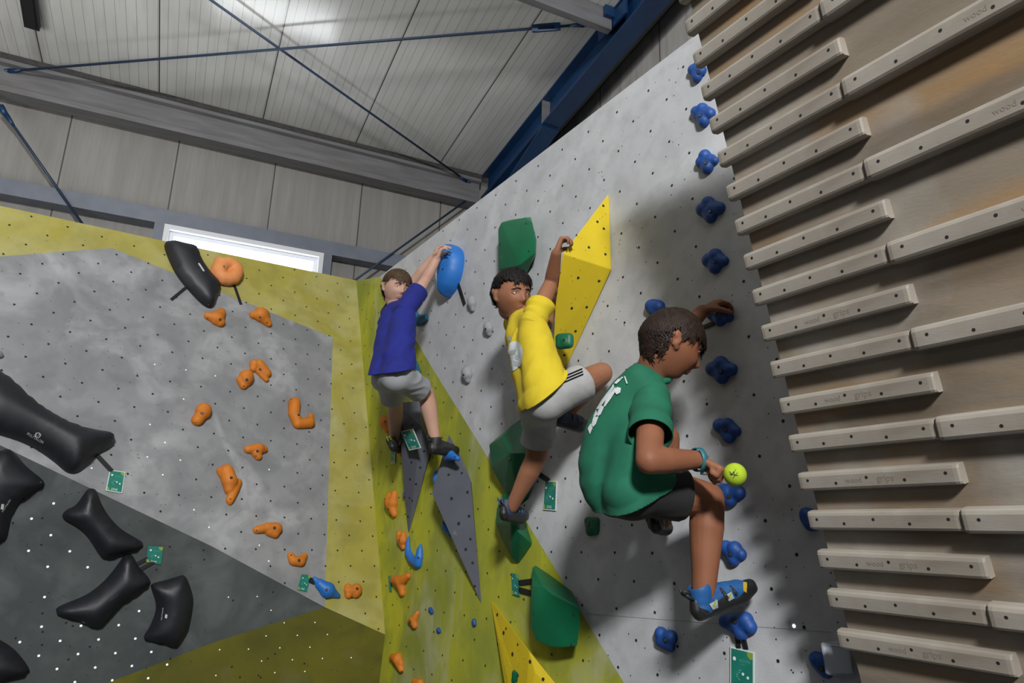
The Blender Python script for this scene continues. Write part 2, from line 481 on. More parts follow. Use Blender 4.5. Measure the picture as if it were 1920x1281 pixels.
# purlin ending at the rafter, top of the picture
pa = PR.at(1029, -4, .09); pb = PR.at(1115, 26, .09)
bm = bmesh.new(); yq = (pa.y + pb.y) / 2
zq = roof_z(yq) - .012
add_box(bm, V3((XR - 1.5, yq, zq - .10)), V3((1.5, 0, 0)), V3((0, .035, 0)), V3((0, 0, .10)))
tag(bm_obj('roof_purlin', bm, M_steel, loc=V3((XR, yq, zq - .2)), smooth=False), 'short visible end of a grey purlin meeting the blue rafter at the top edge', 'beam')
# black fitting at the top left
bm = bmesh.new()
c0 = PR.at(50, -25, .06); c1 = PR.at(61, 50, .06)
d = (c1 - c0); L = d.length; d.normalize(); s = PR.n.cross(d).normalized()
add_box(bm, (c0 + c1) / 2, d * (L / 2), s * .058, PR.n * .03)
add_box(bm, (c0 + c1) / 2 + PR.n * .034, d * (L / 2 - .03), s * .04, PR.n * .006)
tag(bm_obj('ceiling_fixture', bm, M_black, loc=c1, smooth=False), 'black slab-shaped fixture hanging under the roof at the top left', 'ceiling fixture')

# bracing rods
def rod(name, a, b, r, label, ends=(), loc=None):
    bm = bmesh.new(); add_cone(bm, a, b, r, r, 10)
    e = tag(empty(name, a), label, 'tie rod')
    bm_obj('rod', bm, M_rod, e)
    d = (b - a).normalized()
    for kind, t in ends:
        p = a.lerp(b, t)
        if kind == 'turnbuckle':
            bm = bmesh.new(); s = d.cross(RB).normalized()
            for sg in (-1, 1): add_box(bm, p + s * sg * .026, d * .10, s * .008, d.cross(s) * .012)
            for sg in (-1, 1): add_box(bm, p + d * sg * .10, d * .028, s * .03, d.cross(s) * .016)
            bm_obj('turnbuckle', bm, M_blue, e, smooth=False)
        else:
            bm = bmesh.new(); s = d.cross(RB).normalized()
            sg = 1 if t < .5 else -1
            add_cone(bm, p, p + d * sg * .10, .034, .022, 12); add_cone(bm, p + d * sg * .10, p + d * sg * .22, .026, .013, 12)
            bm_obj('clevis', bm, M_blue, e)
    return e
rod('tie_rod', PR.at(-40, 138, .14), PR.at(1118, 44, .14), .012, 'blue roof tie rod with a turnbuckle crossing almost level to the rafter', (('turnbuckle', .925), ('clevis', .998), ('clevis', .037)))
rod('tie_rod', PR.at(340, -39, .10), PR.at(884, 346, .10), .012, 'blue roof tie rod slanting from the top edge down to the eave corner', (('clevis', .999),))
PWf = Plane((0, -1, 0), -7.34)
rod('tie_rod', PWf.at(-45, 135), PWf.at(158, 425), .013, 'blue wall tie rod slanting down behind the left climbing wall', (('clevis', .22),))
rod('tie_rod', PWf.at(880, 372), PWf.at(560, 601), .012, 'blue wall tie rod running down along the top of the white climbing wall', ())

# ------------------------------------------------------------------ climbing walls
def disc(verts, faces, midx, plane, P, r, mi, lift=.0012, seg=8):
    i = len(verts)
    for k in range(seg):
        a = 2 * pi * k / seg
        verts.append(P + plane.vec(r * cos(a), r * sin(a), lift))
    faces.append(tuple(range(i, i + seg))); midx.append(mi)

def paneled(name, label, fields, plane_of, mats, holes, outline, loc, thick=.03):
    verts, faces, midx = [], [], []
    for pl, pts, mi in fields:
        i = len(verts); verts += [pl.at(*p) for p in pts]; faces.append(tuple(range(i, i + len(pts)))); midx.append(mi)
    # rim of the panel, set back
    for pl, pts in outline:
        for k in range(len(pts) - 1):
            a, b = pl.at(*pts[k]), pl.at(*pts[k + 1]); i = len(verts)
            verts += [a, b, b - pl.n * thick, a - pl.n * thick]; faces.append((i, i + 1, i + 2, i + 3)); midx.append(0)
    for pl, p, r, mi in holes:
        disc(verts, faces, midx, pl, pl.at(*p), r, mi)
    o = mesh_obj(name, verts, faces, mats[0], loc=loc, mats=mats, midx=midx)
    return tag(o, label, 'climbing wall')

# grids of T-nuts, in frame points
def grid_px(o_px, n, h, v, a, b, irange, jrange, stag=1):
    out = []
    o = ray(*o_px)
    for i in irange:
        for j in jrange:
            jj = j + (.5 if i % 2 else 0)
            P = o + h * (i * a) - v * (jj * b)
            zc_ = -P.dot(RB)
            if zc_ <= .05: continue
            out.append((CX + FPX * P.dot(RX) / zc_, CY - FPX * P.dot(RU) / zc_))
    return out
gL = grid_px((126.7287, 425.6714), None, V3((0.94375755, 0.33018942, -0.01722287)), V3((-0.07419311, 0.26224702, 0.96214442)), .0223, .0477, range(-9, 40), range(-4, 26))
gM = grid_px((1250.3059, 186.66), None, V3((0.18251314, -0.98228241, 0.04254666)), V3((0.00126212, 0.04350754, 0.9990523)), .0332, .0696, range(-70, 14), range(-8, 28))
L_out = [(-500, 279), (0, 386), (308, 452), (668, 526), (722, 1190), (600, 1135), (398, 1025), (40, 854), (-500, 596)]
L_grey = [(-500, 517), (0, 481), (210, 465), (624, 633), (609, 1139), (398, 1025), (40, 854), (-500, 596)]
L_yel = [(-500, 279), (0, 386), (308, 452), (668, 526), (722, 1190), (609, 1139), (624, 633), (210, 465), (0, 481), (-500, 517)]
B_out = [(-500, 596), (40, 854), (398, 1025), (600, 1135), (722, 1190), (690, 1520), (-500, 1700)]
B_grey = [(-500, 596), (40, 854), (398, 1025), (609, 1139), (400, 1205), (230, 1270), (-500, 1540)]
B_yel = [(609, 1139), (722, 1190), (690, 1520), (-500, 1700), (-500, 1540), (230, 1270), (400, 1205)]
rr = random.Random(3)
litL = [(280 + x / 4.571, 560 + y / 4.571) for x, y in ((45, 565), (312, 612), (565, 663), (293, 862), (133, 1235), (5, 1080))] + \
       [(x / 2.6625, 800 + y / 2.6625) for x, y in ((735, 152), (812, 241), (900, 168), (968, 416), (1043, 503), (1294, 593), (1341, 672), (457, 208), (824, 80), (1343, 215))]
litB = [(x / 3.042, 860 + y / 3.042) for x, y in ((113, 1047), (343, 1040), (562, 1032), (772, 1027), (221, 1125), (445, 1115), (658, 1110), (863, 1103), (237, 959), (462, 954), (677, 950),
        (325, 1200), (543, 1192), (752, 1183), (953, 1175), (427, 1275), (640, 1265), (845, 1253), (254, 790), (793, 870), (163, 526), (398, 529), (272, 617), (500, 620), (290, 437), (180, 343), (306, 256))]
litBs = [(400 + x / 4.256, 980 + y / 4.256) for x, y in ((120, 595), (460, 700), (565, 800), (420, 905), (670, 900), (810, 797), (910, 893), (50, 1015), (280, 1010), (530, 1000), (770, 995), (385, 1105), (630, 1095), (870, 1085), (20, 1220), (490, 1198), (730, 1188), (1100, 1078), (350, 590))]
def near(p, lst, d): return any((p[0] - q[0]) ** 2 + (p[1] - q[1]) ** 2 < d * d for q in lst)
hl = []
for p in gL:
    if inside(p, L_out) and edge_dist(p, L_out) > 4 and not near(p, litL, 9): hl.append((PL, p, .0058, 2))
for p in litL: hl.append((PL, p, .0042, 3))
for k in range(240):
    p = (rr.uniform(0, 700), rr.uniform(400, 1160))
    if inside(p, L_out) and edge_dist(p, L_out) > 3: hl.append((PL, p, .0022, 2))
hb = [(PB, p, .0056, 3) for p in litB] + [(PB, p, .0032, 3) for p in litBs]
for k in range(120):
    p = (rr.uniform(0, 710), rr.uniform(850, 1280))
    if inside(p, B_out) and edge_dist(p, B_out) > 3: hb.append((PB, p, rr.choice((.002, .0025, .005)), 2))
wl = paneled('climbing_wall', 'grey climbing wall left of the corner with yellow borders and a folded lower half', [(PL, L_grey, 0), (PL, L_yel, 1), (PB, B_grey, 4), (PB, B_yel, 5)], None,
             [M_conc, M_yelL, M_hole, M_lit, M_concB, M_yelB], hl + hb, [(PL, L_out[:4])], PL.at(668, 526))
wl['category'] = 'climbing wall'
M_out = [(668, 527), (712, 519), (1285, 80), (1420, -24), (2000, -440), (2600, 2300), (690, 1520), (722, 1190)]
Mg = [(712, 519), (1285, 80), (1420, -24), (2000, -440), (2600, 2300), (1330, 1535), (1170, 1281), (900, 834), (810, 690)]
My = [(668, 527), (712, 519), (810, 690), (900, 834), (1170, 1281), (1330, 1535), (690, 1520), (722, 1190)]
# far right points lie beyond the vanishing line: describe the right half in wall coordinates instead
O_M = PM.at(1000, 700)
def m_uv(px, py): return PM.uv(PM.at(px, py), O_M)
def m_pt(u, w): return O_M + PM.h * u + PM.v * w
verts, faces, midx = [], [], []
wall_r = 4.6
zlow = -O_M.z + .02
tl = m_uv(668, 527); tk = m_uv(712, 519); tr = m_uv(1285, 80)
slope = (tr[1] - tk[1]) / (tr[0] - tk[0])
bl = m_uv(722, 1190); bl2 = m_uv(711, 1281)
k = (zlow - bl2[1]) / (bl2[1] - bl[1]); bl3 = (bl2[0] + (bl2[0] - bl[0]) * k, zlow)
br = m_uv(1170, 1281); b2 = m_uv(900, 834)
k = (zlow - br[1]) / (br[1] - b2[1]); br3 = (br[0] + (br[0] - b2[0]) * k, zlow)
far = (wall_r, tk[1] + slope * (wall_r - tk[0]))
grey_uv = [tk, tr, far, (wall_r, zlow), br3, br, b2, m_uv(810, 690)]
yel_uv = [tl, tk, m_uv(810, 690), b2, br, br3, bl3, bl2, bl]
for poly, mi in ((grey_uv, 0), (yel_uv, 1)):
    i = len(verts); verts += [m_pt(*q) for q in poly]; faces.append(tuple(range(i, i + len(poly)))[::-1]); midx.append(mi)
for a, b in ((tl, tk), (tk, far)):
    i = len(verts); A, B = m_pt(*a), m_pt(*b); verts += [A, B, B - PM.n * .03, A - PM.n * .03]; faces.append((i, i + 1, i + 2, i + 3)); midx.append(0)
M_px = [(668, 527), (712, 519), (1285, 80), (1420, 60), (1650, 1281), (711, 1281), (722, 1190)]
for p in gM:
    if inside(p, M_px) and edge_dist(p, M_px) > 3: disc(verts, faces, midx, PM, PM.at(*p), .0056, 2)
for kk in range(520):
    p = (rr.uniform(690, 1600), rr.uniform(80, 1281))
    if inside(p, M_px) and edge_dist(p, M_px) > 3: disc(verts, faces, midx, PM, PM.at(*p), rr.choice((.0016, .002, .0026)), 2, seg=6)
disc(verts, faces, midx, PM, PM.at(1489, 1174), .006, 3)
# thin panel joint low on the wall
def strip(px0, px1, w, mi, plane=PM):
    A, B = plane.at(*px0), plane.at(*px1); d = (B - A).normalized(); s = plane.n.cross(d) * w
    i = len(verts); verts.extend([A - s + plane.n * .001, B - s + plane.n * .001, B + s + plane.n * .001, A + s + plane.n * .001]); faces.append((i, i + 1, i + 2, i + 3)); midx.append(mi)
strip((1099, 1151), (1560, 1186), .0007, 4)
M_joint = mat('panel_joint', (.26, .26, .26), .8)
wm = tag(mesh_obj('climbing_wall', verts, faces, M_concM, loc=m_pt(*bl3), mats=[M_concM, M_yelM, M_hole, M_lit, M_joint], midx=midx),
         'tall light grey climbing wall with a lime yellow lower left part', 'climbing wall')

# ------------------------------------------------------------------ campus board with its wooden rails
qc_o = (1282.586, -3.196); CA, CB = .1996 * 1.0, .0498
ch = V3((0.09864817, -0.99502966, 0.01358339)); cv = V3((-0.25551872, -0.01213533, 0.96672794))
KC = .49
def cdepth(px, py): return PC.at(px, py)
O_C = PC.at(*qc_o)
kk = (O_C - EYE).dot(-RB)                    # depth of the origin: scales the fitted grid
cu_, cv_ = CA * kk, CB * kk                   # rail length and rail pitch
def c_pt(i, j, off=0.0): return O_C + ch * (i * cu_) - cv * (j * cv_) + PC.n * off
TKB = .022
bm = bmesh.new()
c_corners = [(.045, -1.7), (6.2, -1.7), (6.2, 24), (.045, 24)]
f = [c_pt(*c, .0) for c in c_corners]; g = [c_pt(*c, -TKB) for c in c_corners]
vv = [bm.verts.new(p) for p in f + g]
for q in ((0, 1, 2, 3), (7, 6, 5, 4), (0, 4, 5, 1), (1, 5, 6, 2), (2, 6, 7, 3), (3, 7, 4, 0)): bm.faces.new([vv[i] for i in q])
bmesh.ops.recalc_face_normals(bm, faces=bm.faces)
cb = tag(bm_obj('campus_board', bm, M_ply, loc=c_pt(.045, 24), smooth=False), 'overhanging brown plywood training board on the right carrying wooden rails', 'training board')
M_seam = mat('board_joint', (.03, .025, .02), .9)
A, B = c_pt(1.0, 2.95, .0012), c_pt(3.2, 2.95, .0012)
mesh_obj('panel_joint', [A - cv * .0015, B - cv * .0015, B + cv * .0015, A + cv * .0015], [(0, 1, 2, 3)], M_seam, cb)
M_print = mat('burnt_in_print', (.22, .185, .15), .8)

def make_rail(i0, i1, j, big, label, group, text):
    """bevelled wooden rail on the board, local x along the board"""
    h = cv_ * (.46 if not big else .52); dpt = .029 if not big else .036
    prof = [(-.5, 0), (-.5, .72), (-.44, .92), (-.33, 1.0), (.30, .96), (.44, .86), (.5, .66), (.5, 0)]
    A, B = c_pt(i0, j), c_pt(i1, j)
    d = (B - A).normalized(); up = PC.n.cross(d).normalized()
    if up.dot(cv) < 0: up = -up
    L = (B - A).length
    verts, faces, midx = [], [], []
    st = [(0, .86), (.004, .96), (.012, 1.0), (L - .012, 1.0), (L - .004, .96), (L, .86)]
    for s, k in st:
        for (w, o) in prof:
            verts.append(A + d * s + up * (w * h * (.9 + .1 * k) if True else 0) + PC.n * (o * dpt * k))
    n = len(prof)
    for a in range(len(st) - 1):
        for b in range(n):
            faces.append((a * n + b, a * n + (b + 1) % n, (a + 1) * n + (b + 1) % n, (a + 1) * n + b)); midx.append(0)
    faces.append(tuple(range(n))); midx.append(0)
    faces.append(tuple(range((len(st) - 1) * n, len(st) * n))[::-1]); midx.append(0)
    fr = (.075, .27, .475, .70, .93)
    tot = L / cu_
    for q, t in enumerate(fr if tot < 1.2 else (.045, .16, .28, .40, .52, .64, .76, .88)):
        wq = .1 if q % 2 == 0 else -.12; P = A + d * (L * t) + up * (h * wq); i = len(verts); zq = dpt * (1 - .04 * (wq + .33) / .63) + .0004
        for k in range(9):
            a = 2 * pi * k / 9; verts.append(P + d * (.0038 * cos(a)) + up * (.0038 * sin(a)) + PC.n * (zq - .0635 * dpt * .0038 * sin(a) / h))
        faces.append(tuple(range(i, i + 9))); midx.append(1)
    bmx = bmesh.new()
    o = mesh_obj('wooden_rail', verts, faces, M_rail, loc=A, mats=[M_rail, M_hole], midx=midx)
    tag(o, label, 'wooden rail', group)
    b2 = bmesh.new(); b2.from_mesh(o.data); bmesh.ops.recalc_face_normals(b2, faces=b2.faces); b2.to_mesh(o.data); b2.free()
    if text:
        for word, t0 in (('wood', .335), ('grips', .535)):
            wd = .105 * cu_ / .4 * .4
            text_on('printed_text', word, M_print, o, lambda x, y, t0=t0, wd=wd: A + d * (L * t0 + x * wd) + up * (-.006 + y * wd) + PC.n * (dpt * (1 - .04 * ((-.006 + y * wd) / h + .33) / .63) + .0004))
    return o
ordn = ['topmost', 'second', 'third', 'fourth', 'fifth', 'sixth', 'seventh', 'eighth', 'ninth', 'tenth']
for k in range(-1, 21):
    if k % 2 == 0:
        j = k; n_ = k // 2
        lab = f'short pale wooden rail with a free right end, {ordn[n_]} from the top of the board' if n_ < 10 else 'short pale wooden rail at the bottom left edge of the board'
        make_rail(0, 1.0, k, False, lab, 'short wooden rails on the training board', k in (12, 14, 16, 18, 10))
    else:
        n_ = (k + 1) // 2
        if n_ > 9: continue
        make_rail(0, .945, k, False, f'pale wooden rail butted against a thicker one, {ordn[n_]} from the top of the board', 'left hand rails of the long rows', False)
        make_rail(.95, 2.95, k, True, f'thick long wooden rail running off the right edge, {ordn[n_]} from the top of its column', 'thick wooden rails on the right of the board', k in (5, 7, 9))
# ------------------------------------------------------------------ holds
M_org = mat('orange_resin', (.60, .185, .010), .65, color2=(.49, .14, .008), scale=14, bump=.10, bscale=420)
overlay(M_org, (.62, .27, .07), 9, .6, .85, .35)
M_peach = mat('chalky_orange_resin', (.74, .29, .10), .65, color2=(.66, .24, .07), scale=12, bump=.1, bscale=420)
M_bluh = mat('blue_resin', (.010, .068, .29), .55, color2=(.008, .052, .225), scale=12, bump=.08, bscale=420)
M_blul = mat('bright_blue_resin', (.015, .15, .50), .5, color2=(.012, .13, .44), scale=10, bump=.05, bscale=420)
M_teal = mat('teal_blue_resin', (.008, .13, .25), .5, color2=(.006, .10, .20), scale=10)
M_grn = mat('green_fibreglass', (.003, .125, .05), .42, color2=(.003, .10, .042), scale=6, bump=.03, bscale=90)
overlay(M_grn, (.15, .32, .23), 11, .64, .85, .5, dist=.8)
M_grnd = mat('dark_green_resin', (.006, .12, .055), .5, color2=(.005, .10, .045), scale=12, bump=.06, bscale=300)
M_gryh = mat('grey_resin', (.27, .275, .285), .6, color2=(.23, .235, .245), scale=14, bump=.06, bscale=420)
M_blk = mat('black_polyurethane', (.009, .0095, .0135), .5, color2=(.013, .014, .020), scale=6, bump=.03, bscale=160)
overlay(M_blk, (.07, .07, .08), 7, .6, .85, .5, dist=.8)
M_volg = mat('dark_grey_volume', (.088, .095, .115), .75, color2=(.075, .08, .1), scale=6, bump=.06, bscale=260)
overlay(M_volg, (.22, .22, .23), 30, .68, .82, .6)
M_voly = mat('yellow_volume', (.62, .46, .008), .7, color2=(.55, .41, .008), scale=6, bump=.05, bscale=260)
M_bolt = mat('zinc_bolt', (.30, .29, .27), .35, .9)
M_logo = mat('pale_logo_print', (.55, .55, .57), .6)

def add_bolt(o, px, py, plane, r=.0075, bvh=None):
    """countersunk bolt: a dark recess with a zinc socket head"""
    p, n = shoot(bvh or bvh_of(o), px, py)
    if p is None: return
    n = (n + plane.n).normalized()
    F = frame_of(n)
    X, Y = F.col[0], F.col[1]
    verts, faces, midx = [], [], []
    def rng(rad, z):
        i = len(verts)
        for k in range(12): verts.append(p + X * (rad * cos(k * pi / 6)) + Y * (rad * sin(k * pi / 6)) + n * z)
        return i
    a = rng(r * 1.15, -.001); b = rng(r * 1.0, .0016); c = rng(r * .62, .0017); d = rng(r * .55, .0030); e = rng(r * .30, .0031); g = rng(r * .27, .0022)
    for s, t, mi in ((a, b, 0), (b, c, 0), (c, d, 1), (d, e, 1), (e, g, 0)):
        for k in range(12):
            faces.append((s + k, s + (k + 1) % 12, t + (k + 1) % 12, t + k)); midx.append(mi)
    faces.append(tuple(range(g, g + 12))); midx.append(0)
    mesh_obj('bolt', verts, faces, M_hole, o, mats=[M_hole, M_bolt], midx=midx)

def blob(name, label, cat, plane, chains, m, bolts=(), group=None, fat=1.0, flat=.35, voxel=.0045, noise_amp=.0, sm=5, clip_it=True):
    """organic hold: chains of balls given as (px, py, radius in px[, distance of the centre from the wall in m])"""
    bm = bmesh.new(); cen = V3((0, 0, 0)); cnt = 0
    for ch_ in chains:
        pts = []
        for q in ch_:
            q = (q[0], q[1], q[2] * fat) + tuple(q[3:])
            rad = q[2] * plane.scale(q[0], q[1])
            off = q[3] if len(q) > 3 else rad * flat
            p = plane.at(q[0], q[1], off); rad = q[2] * (p - EYE).dot(-RB) / FPX
            pts.append((p, rad)); cen += p; cnt += 1
        chain(bm, pts, 14)
    cen /= cnt
    bm = remesh(bm, voxel, sm)
    if noise_amp:
        for v in bm.verts:
            k = noise.noise(v.co * 22) * noise_amp
            v.co += (v.co - cen).normalized() * k
    if clip_it: clip(bm, cen - plane.n * ((cen - EYE).dot(plane.n) - plane.d), plane.n)
    loc = cen - plane.n * ((cen - EYE).dot(plane.n) - plane.d)
    o = bm_obj(name, bm, m, loc=loc)
    tag(o, label, cat, group)
    if bolts:
        bv = bvh_of(o)
        for b in bolts: add_bolt(o, b[0], b[1], plane, b[2] if len(b) > 2 else .0075, bv)
    return o

# orange holds on the left wall
OG = 'orange holds on the left climbing wall'
def orange(label, chains, bolts, **kw): return blob('climbing_hold', label, 'climbing hold', PL, chains, M_org, bolts, OG, **{'fat': 1.13, **kw})
orange('orange hold with a knob to its left, just below the tall black macro', [[(390, 593, 7), (407, 597, 12)], [(407, 597, 12), (415, 586, 7.5)], [(404, 600, 9), (412, 604, 9)]], [(413, 599), (389, 596, .004)])
orange('orange teardrop hold below the peach donut hold', [[(475, 591, 7), (489, 591, 13)], [(489, 591, 13), (503, 607, 6.5)], [(489, 584, 7), (496, 590, 9)]], [(488, 594), (501, 605, .004)])
orange('orange hold with a split foot, upper one of the touching pair', [[(477, 683, 8), (475, 692, 6)], [(486, 684, 9), (500, 700, 8)], [(478, 690, 6), (499, 712, 5)]], [(488, 693)])
orange('rounded orange hold, lower one of the touching pair', [[(462, 707, 12.5), (461, 711, 12)], [(450, 712, 6.5), (456, 724, 6.5)], [(456, 724, 6), (466, 716, 7)]], [(463, 712), (457, 724, .004)])
orange('orange two-lobed hold left of the touching pair', [[(382, 770, 13), (381, 773, 13)], [(370, 788, 10), (374, 783, 10)]], [(379, 775), (366, 791, .004)])
orange('orange L-shaped hold beside the right yellow border', [[(552, 756, 11), (551, 776, 10.5)], [(551, 776, 10.5), (558, 795, 9.5)], [(558, 795, 9.5), (580, 793, 10.5)], [(580, 793, 10), (583, 781, 6)]], [(560, 778), (546, 749, .004)], fat=1.04)
orange('small orange hold with a point to the left, below the L-shaped one', [[(465, 843, 7), (485, 842, 10)], [(485, 842, 10), (495, 843, 6.5)], [(480, 850, 8), (484, 856, 7)]], [(483, 846), (480, 855, .004)])
orange('long orange tongue-shaped hold, the tallest on the left wall', [[(413, 883, 6.5), (416, 890, 6)], [(424, 884, 12), (431, 904, 13)], [(431, 904, 13), (430, 918, 9)], [(446, 905, 7), (441, 918, 7)], [(440, 918, 8), (431, 938, 7)], [(431, 938, 6.5), (431, 943, 4.5)]], [(434, 896), (432, 936, .004)])
orange('orange bar-shaped hold lying level above the cup-shaped one', [[(481, 994, 6.5), (501, 990, 8.5)], [(501, 990, 9), (517, 992, 11)], [(505, 997, 8), (515, 1001, 8)]], [(515, 990), (481, 995, .004)])
orange('orange cup-shaped hold with two horns near the bottom fold', [[(545, 1042, 6), (550, 1052, 8)], [(550, 1052, 8), (563, 1053, 9)], [(563, 1053, 9), (571, 1043, 5.5)]], [(561, 1051), (546, 1041, .004)])
orange('blocky orange hold right of the blue teardrop at the bottom fold', [[(652, 1101, 6), (653, 1116, 6.5)], [(653, 1108, 8), (668, 1108, 10)], [(668, 1106, 10), (666, 1112, 9)]], [(670, 1104)])
# peach donut
ringp = []
for k in range(13):
    a = 2 * pi * k / 12
    ringp.append((426 + 17 * cos(a), 509 + 14 * sin(a), 13.5, .03))
blob('climbing_hold', 'fat peach orange donut hold under the bright window', 'climbing hold', PL, [ringp, [(418, 524, 11, .03), (438, 522, 12, .03)], [(405, 512, 12, .02), (412, 492, 11, .02)]], M_peach, [(420, 500, .005)], voxel=.006)
blob('climbing_hold', 'blue teardrop hold at the fold of the left wall', 'climbing hold', PL, [[(589, 1085, 4), (600, 1096, 9)], [(600, 1096, 10), (614, 1107, 15)], [(614, 1107, 14), (634, 1118, 5)]], M_blul, [(613, 1106)])
blob('climbing_hold', 'pale grey hold peeping in at the left edge above the big black macro', 'climbing hold', PL, [[(-5, 664, 9), (-1, 666, 7)]], M_gryh)

# orange holds beside the corner
OC = 'orange holds on the lime paint beside the corner'
def orange_c(label, chains, bolts, **kw): return blob('climbing_hold', label, 'climbing hold', PM, chains, M_org, bolts, OC, **{'fat': 1.15, **kw})
orange_c('orange hold half behind the left shin of the boy in blue', [[(720, 789, 8), (722, 793, 9)], [(722, 793, 9), (727, 808, 5)]], [(721, 791, .006)])
orange_c('orange two-pointed hold, big one below the shoe of the boy in blue', [[(730, 930, 6), (731, 942, 10)], [(740, 926, 5.5), (737, 944, 10)], [(734, 945, 11), (740, 964, 6)]], [(728, 955, .006)])
orange_c('orange hold partly hidden by the tip of the left grey volume', [[(749, 1001, 5.5), (750, 1010, 6)], [(757, 1004, 6), (756, 1014, 8)], [(752, 1012, 8), (757, 1026, 5)]], [(748, 1013, .006)])
orange_c('orange three-armed hold beside a narrow green card', [[(740, 1088, 6), (752, 1091, 8)], [(752, 1091, 8), (766, 1080, 4.5)], [(752, 1092, 8), (755, 1112, 5)], [(745, 1092, 6), (752, 1100, 6)]], [(761, 1094, .005)], fat=1.4)
orange_c('orange shark-fin hold left of the tiny blue footholds', [[(783, 1150, 4), (776, 1164, 8)], [(776, 1164, 8), (778, 1173, 6)], [(776, 1164, 8), (769, 1166, 5)]], [(769, 1166, .006)])
orange_c('orange pointed hold near the bottom of the corner', [[(736, 1233, 6), (746, 1237, 9)], [(746, 1237, 9), (753, 1256, 5.5)], [(747, 1231, 6), (752, 1244, 6)]], [(753, 1260, .005)])
orange_c('orange hold cut by the bottom edge of the picture', [[(779, 1280, 7), (788, 1283, 8)], [(783, 1287, 9), (786, 1294, 8)]], [])
orange_c('small orange foothold under the left shoe of the boy in blue', [[(749, 848, 4), (752, 850, 4.5)]], [])

# blue holds
blob('climbing_hold', 'tiny round blue foothold, upper left of three', 'foothold', PM, [[(807, 1143, 4.5), (810, 1148, 4)]], M_bluh, [], 'tiny blue footholds on the lime paint', voxel=.003)
blob('climbing_hold', 'tiny round blue foothold, lowest of three', 'foothold', PM, [[(822, 1181, 4.5), (824, 1184, 4)]], M_bluh, [], 'tiny blue footholds on the lime paint', voxel=.003)
blob('climbing_hold', 'tiny round blue foothold, the one below the right grey volume', 'foothold', PM, [[(889, 1165, 5), (890, 1171, 4.5)]], M_bluh, [], 'tiny blue footholds on the lime paint', voxel=.003)
blob('climbing_hold', 'blue claw-shaped hold under the tip of the left grey volume', 'climbing hold', PM,
     [[(766, 1007, 2, .006), (765, 1022, 5.5), (766, 1037, 7.5), (774, 1051, 8.5), (783, 1056, 9.5)], [(789, 1021, 2, .006), (788, 1031, 7), (787, 1045, 9.5), (785, 1056, 10)]], M_blul, [(784, 1046, .005)], flat=.2, voxel=.004)
blob('climbing_hold', 'bright blue domed foothold under the right shoe of the boy in blue', 'climbing hold', PM, [[(838, 856, 8.5, .09), (845, 853, 9, .09)], [(845, 854, 9, .09), (858, 860, 5, .09)], [(842, 858, 9, .03), (850, 858, 9, .03)]], M_blul, [(836, 848, .005), (853, 857, .004)], voxel=.004)
blob('climbing_hold', 'blue hold sticking out behind the upper left side of the right grey volume', 'climbing hold', PM, [[(819, 889, 7.5, .04), (819, 902, 7.5, .04)]], M_blul, [])
blob('climbing_hold', 'blue hold sticking out behind the lower left side of the right grey volume', 'climbing hold', PM, [[(830, 979, 2.5, .01), (834, 991, 6, .01), (844, 1004, 3.5, .01)]], M_blul, [])
blob('climbing_hold', 'blue speck of a hold at the left side of the left grey volume', 'climbing hold', PM, [[(758, 926, 3.2, .02), (758, 931, 3.2, .02)]], M_bluh, [], voxel=.003)
blob('climbing_hold', 'teal blue bowl hold right of the blue shirt', 'climbing hold', PM, [[(777, 587, 6.5, .03), (780, 596, 9, .03)], [(780, 596, 9.5, .03), (785, 603, 10, .03)], [(785, 600, 10, .03), (798, 595, 6, .03)]], M_teal, [])
blob('climbing_hold', 'teal blue hold showing between the boy in blue and his shadow', 'climbing hold', PM, [[(780, 680, 4, .02), (781, 692, 6, .02), (785, 698, 5, .02)]], M_teal, [])

# blue ladder of holds up to the training board
BG = 'blue lobed holds in the column beside the training board'
def lobes(label, cs, bolt, flat=.3):
    c0 = (sum(c[0] for c in cs) / len(cs), sum(c[1] for c in cs) / len(cs))
    rm = sum(c[2] for c in cs) / len(cs)
    ch_ = [[(c0[0] + (c[0] - c0[0]) * .92, c0[1] + (c[1] - c0[1]) * .92, c[2] * 1.2), (c0[0] + (c[0] - c0[0]) * .4, c0[1] + (c[1] - c0[1]) * .4, rm * 1.5, rm * PM.scale(*c0) * .0)] for c in cs]
    return blob('climbing_hold', label, 'climbing hold', PM, ch_, M_bluh, [bolt] if bolt else [], BG, flat=flat, voxel=.0042, sm=3)
lobes('blue lobed hold, topmost, half hidden by the board edge', [(1299, 131, 9), (1307, 122, 6), (1308, 146, 9), (1316, 134, 9)], (1309, 136))
lobes('blue lobed hold, second from the top beside the board', [(1304, 209, 9), (1316, 204, 10), (1333, 214, 9.5), (1321, 228, 10.5)], (1313, 217))
lobes('blue lobed hold, third from the top, pointing right at the board edge', [(1314, 304, 9.5), (1321, 291, 10), (1342, 302, 7), (1327, 316, 10.5)], (1323, 306))
lobes('blue lobed hold like a clover, fourth from the top', [(1316, 393, 11), (1327, 380, 11), (1350, 391, 10.5), (1333, 408, 10.5)], (1331, 397))
lobes('blue lobed hold, fifth from the top, above the gripping hand', [(1328, 488, 11.5), (1341, 479, 12), (1359, 490, 8.5), (1341, 503, 10.5)], (1339, 492))
lobes('blue lobed hold gripped by the left hand of the boy in green', [(1335, 588, 11), (1350, 580, 11), (1367, 594, 9.5), (1350, 602, 10)], (1342, 588))
lobes('blue lobed hold level with the chin of the boy in green', [(1335, 692, 12), (1351, 682, 13), (1373, 693, 10.5), (1354, 709, 11)], (1351, 697))
lobes('blue lobed hold right of the green sleeve', [(1349, 798, 12), (1364, 797, 12), (1382, 809, 8.5), (1367, 821, 10.5)], (1360, 806))
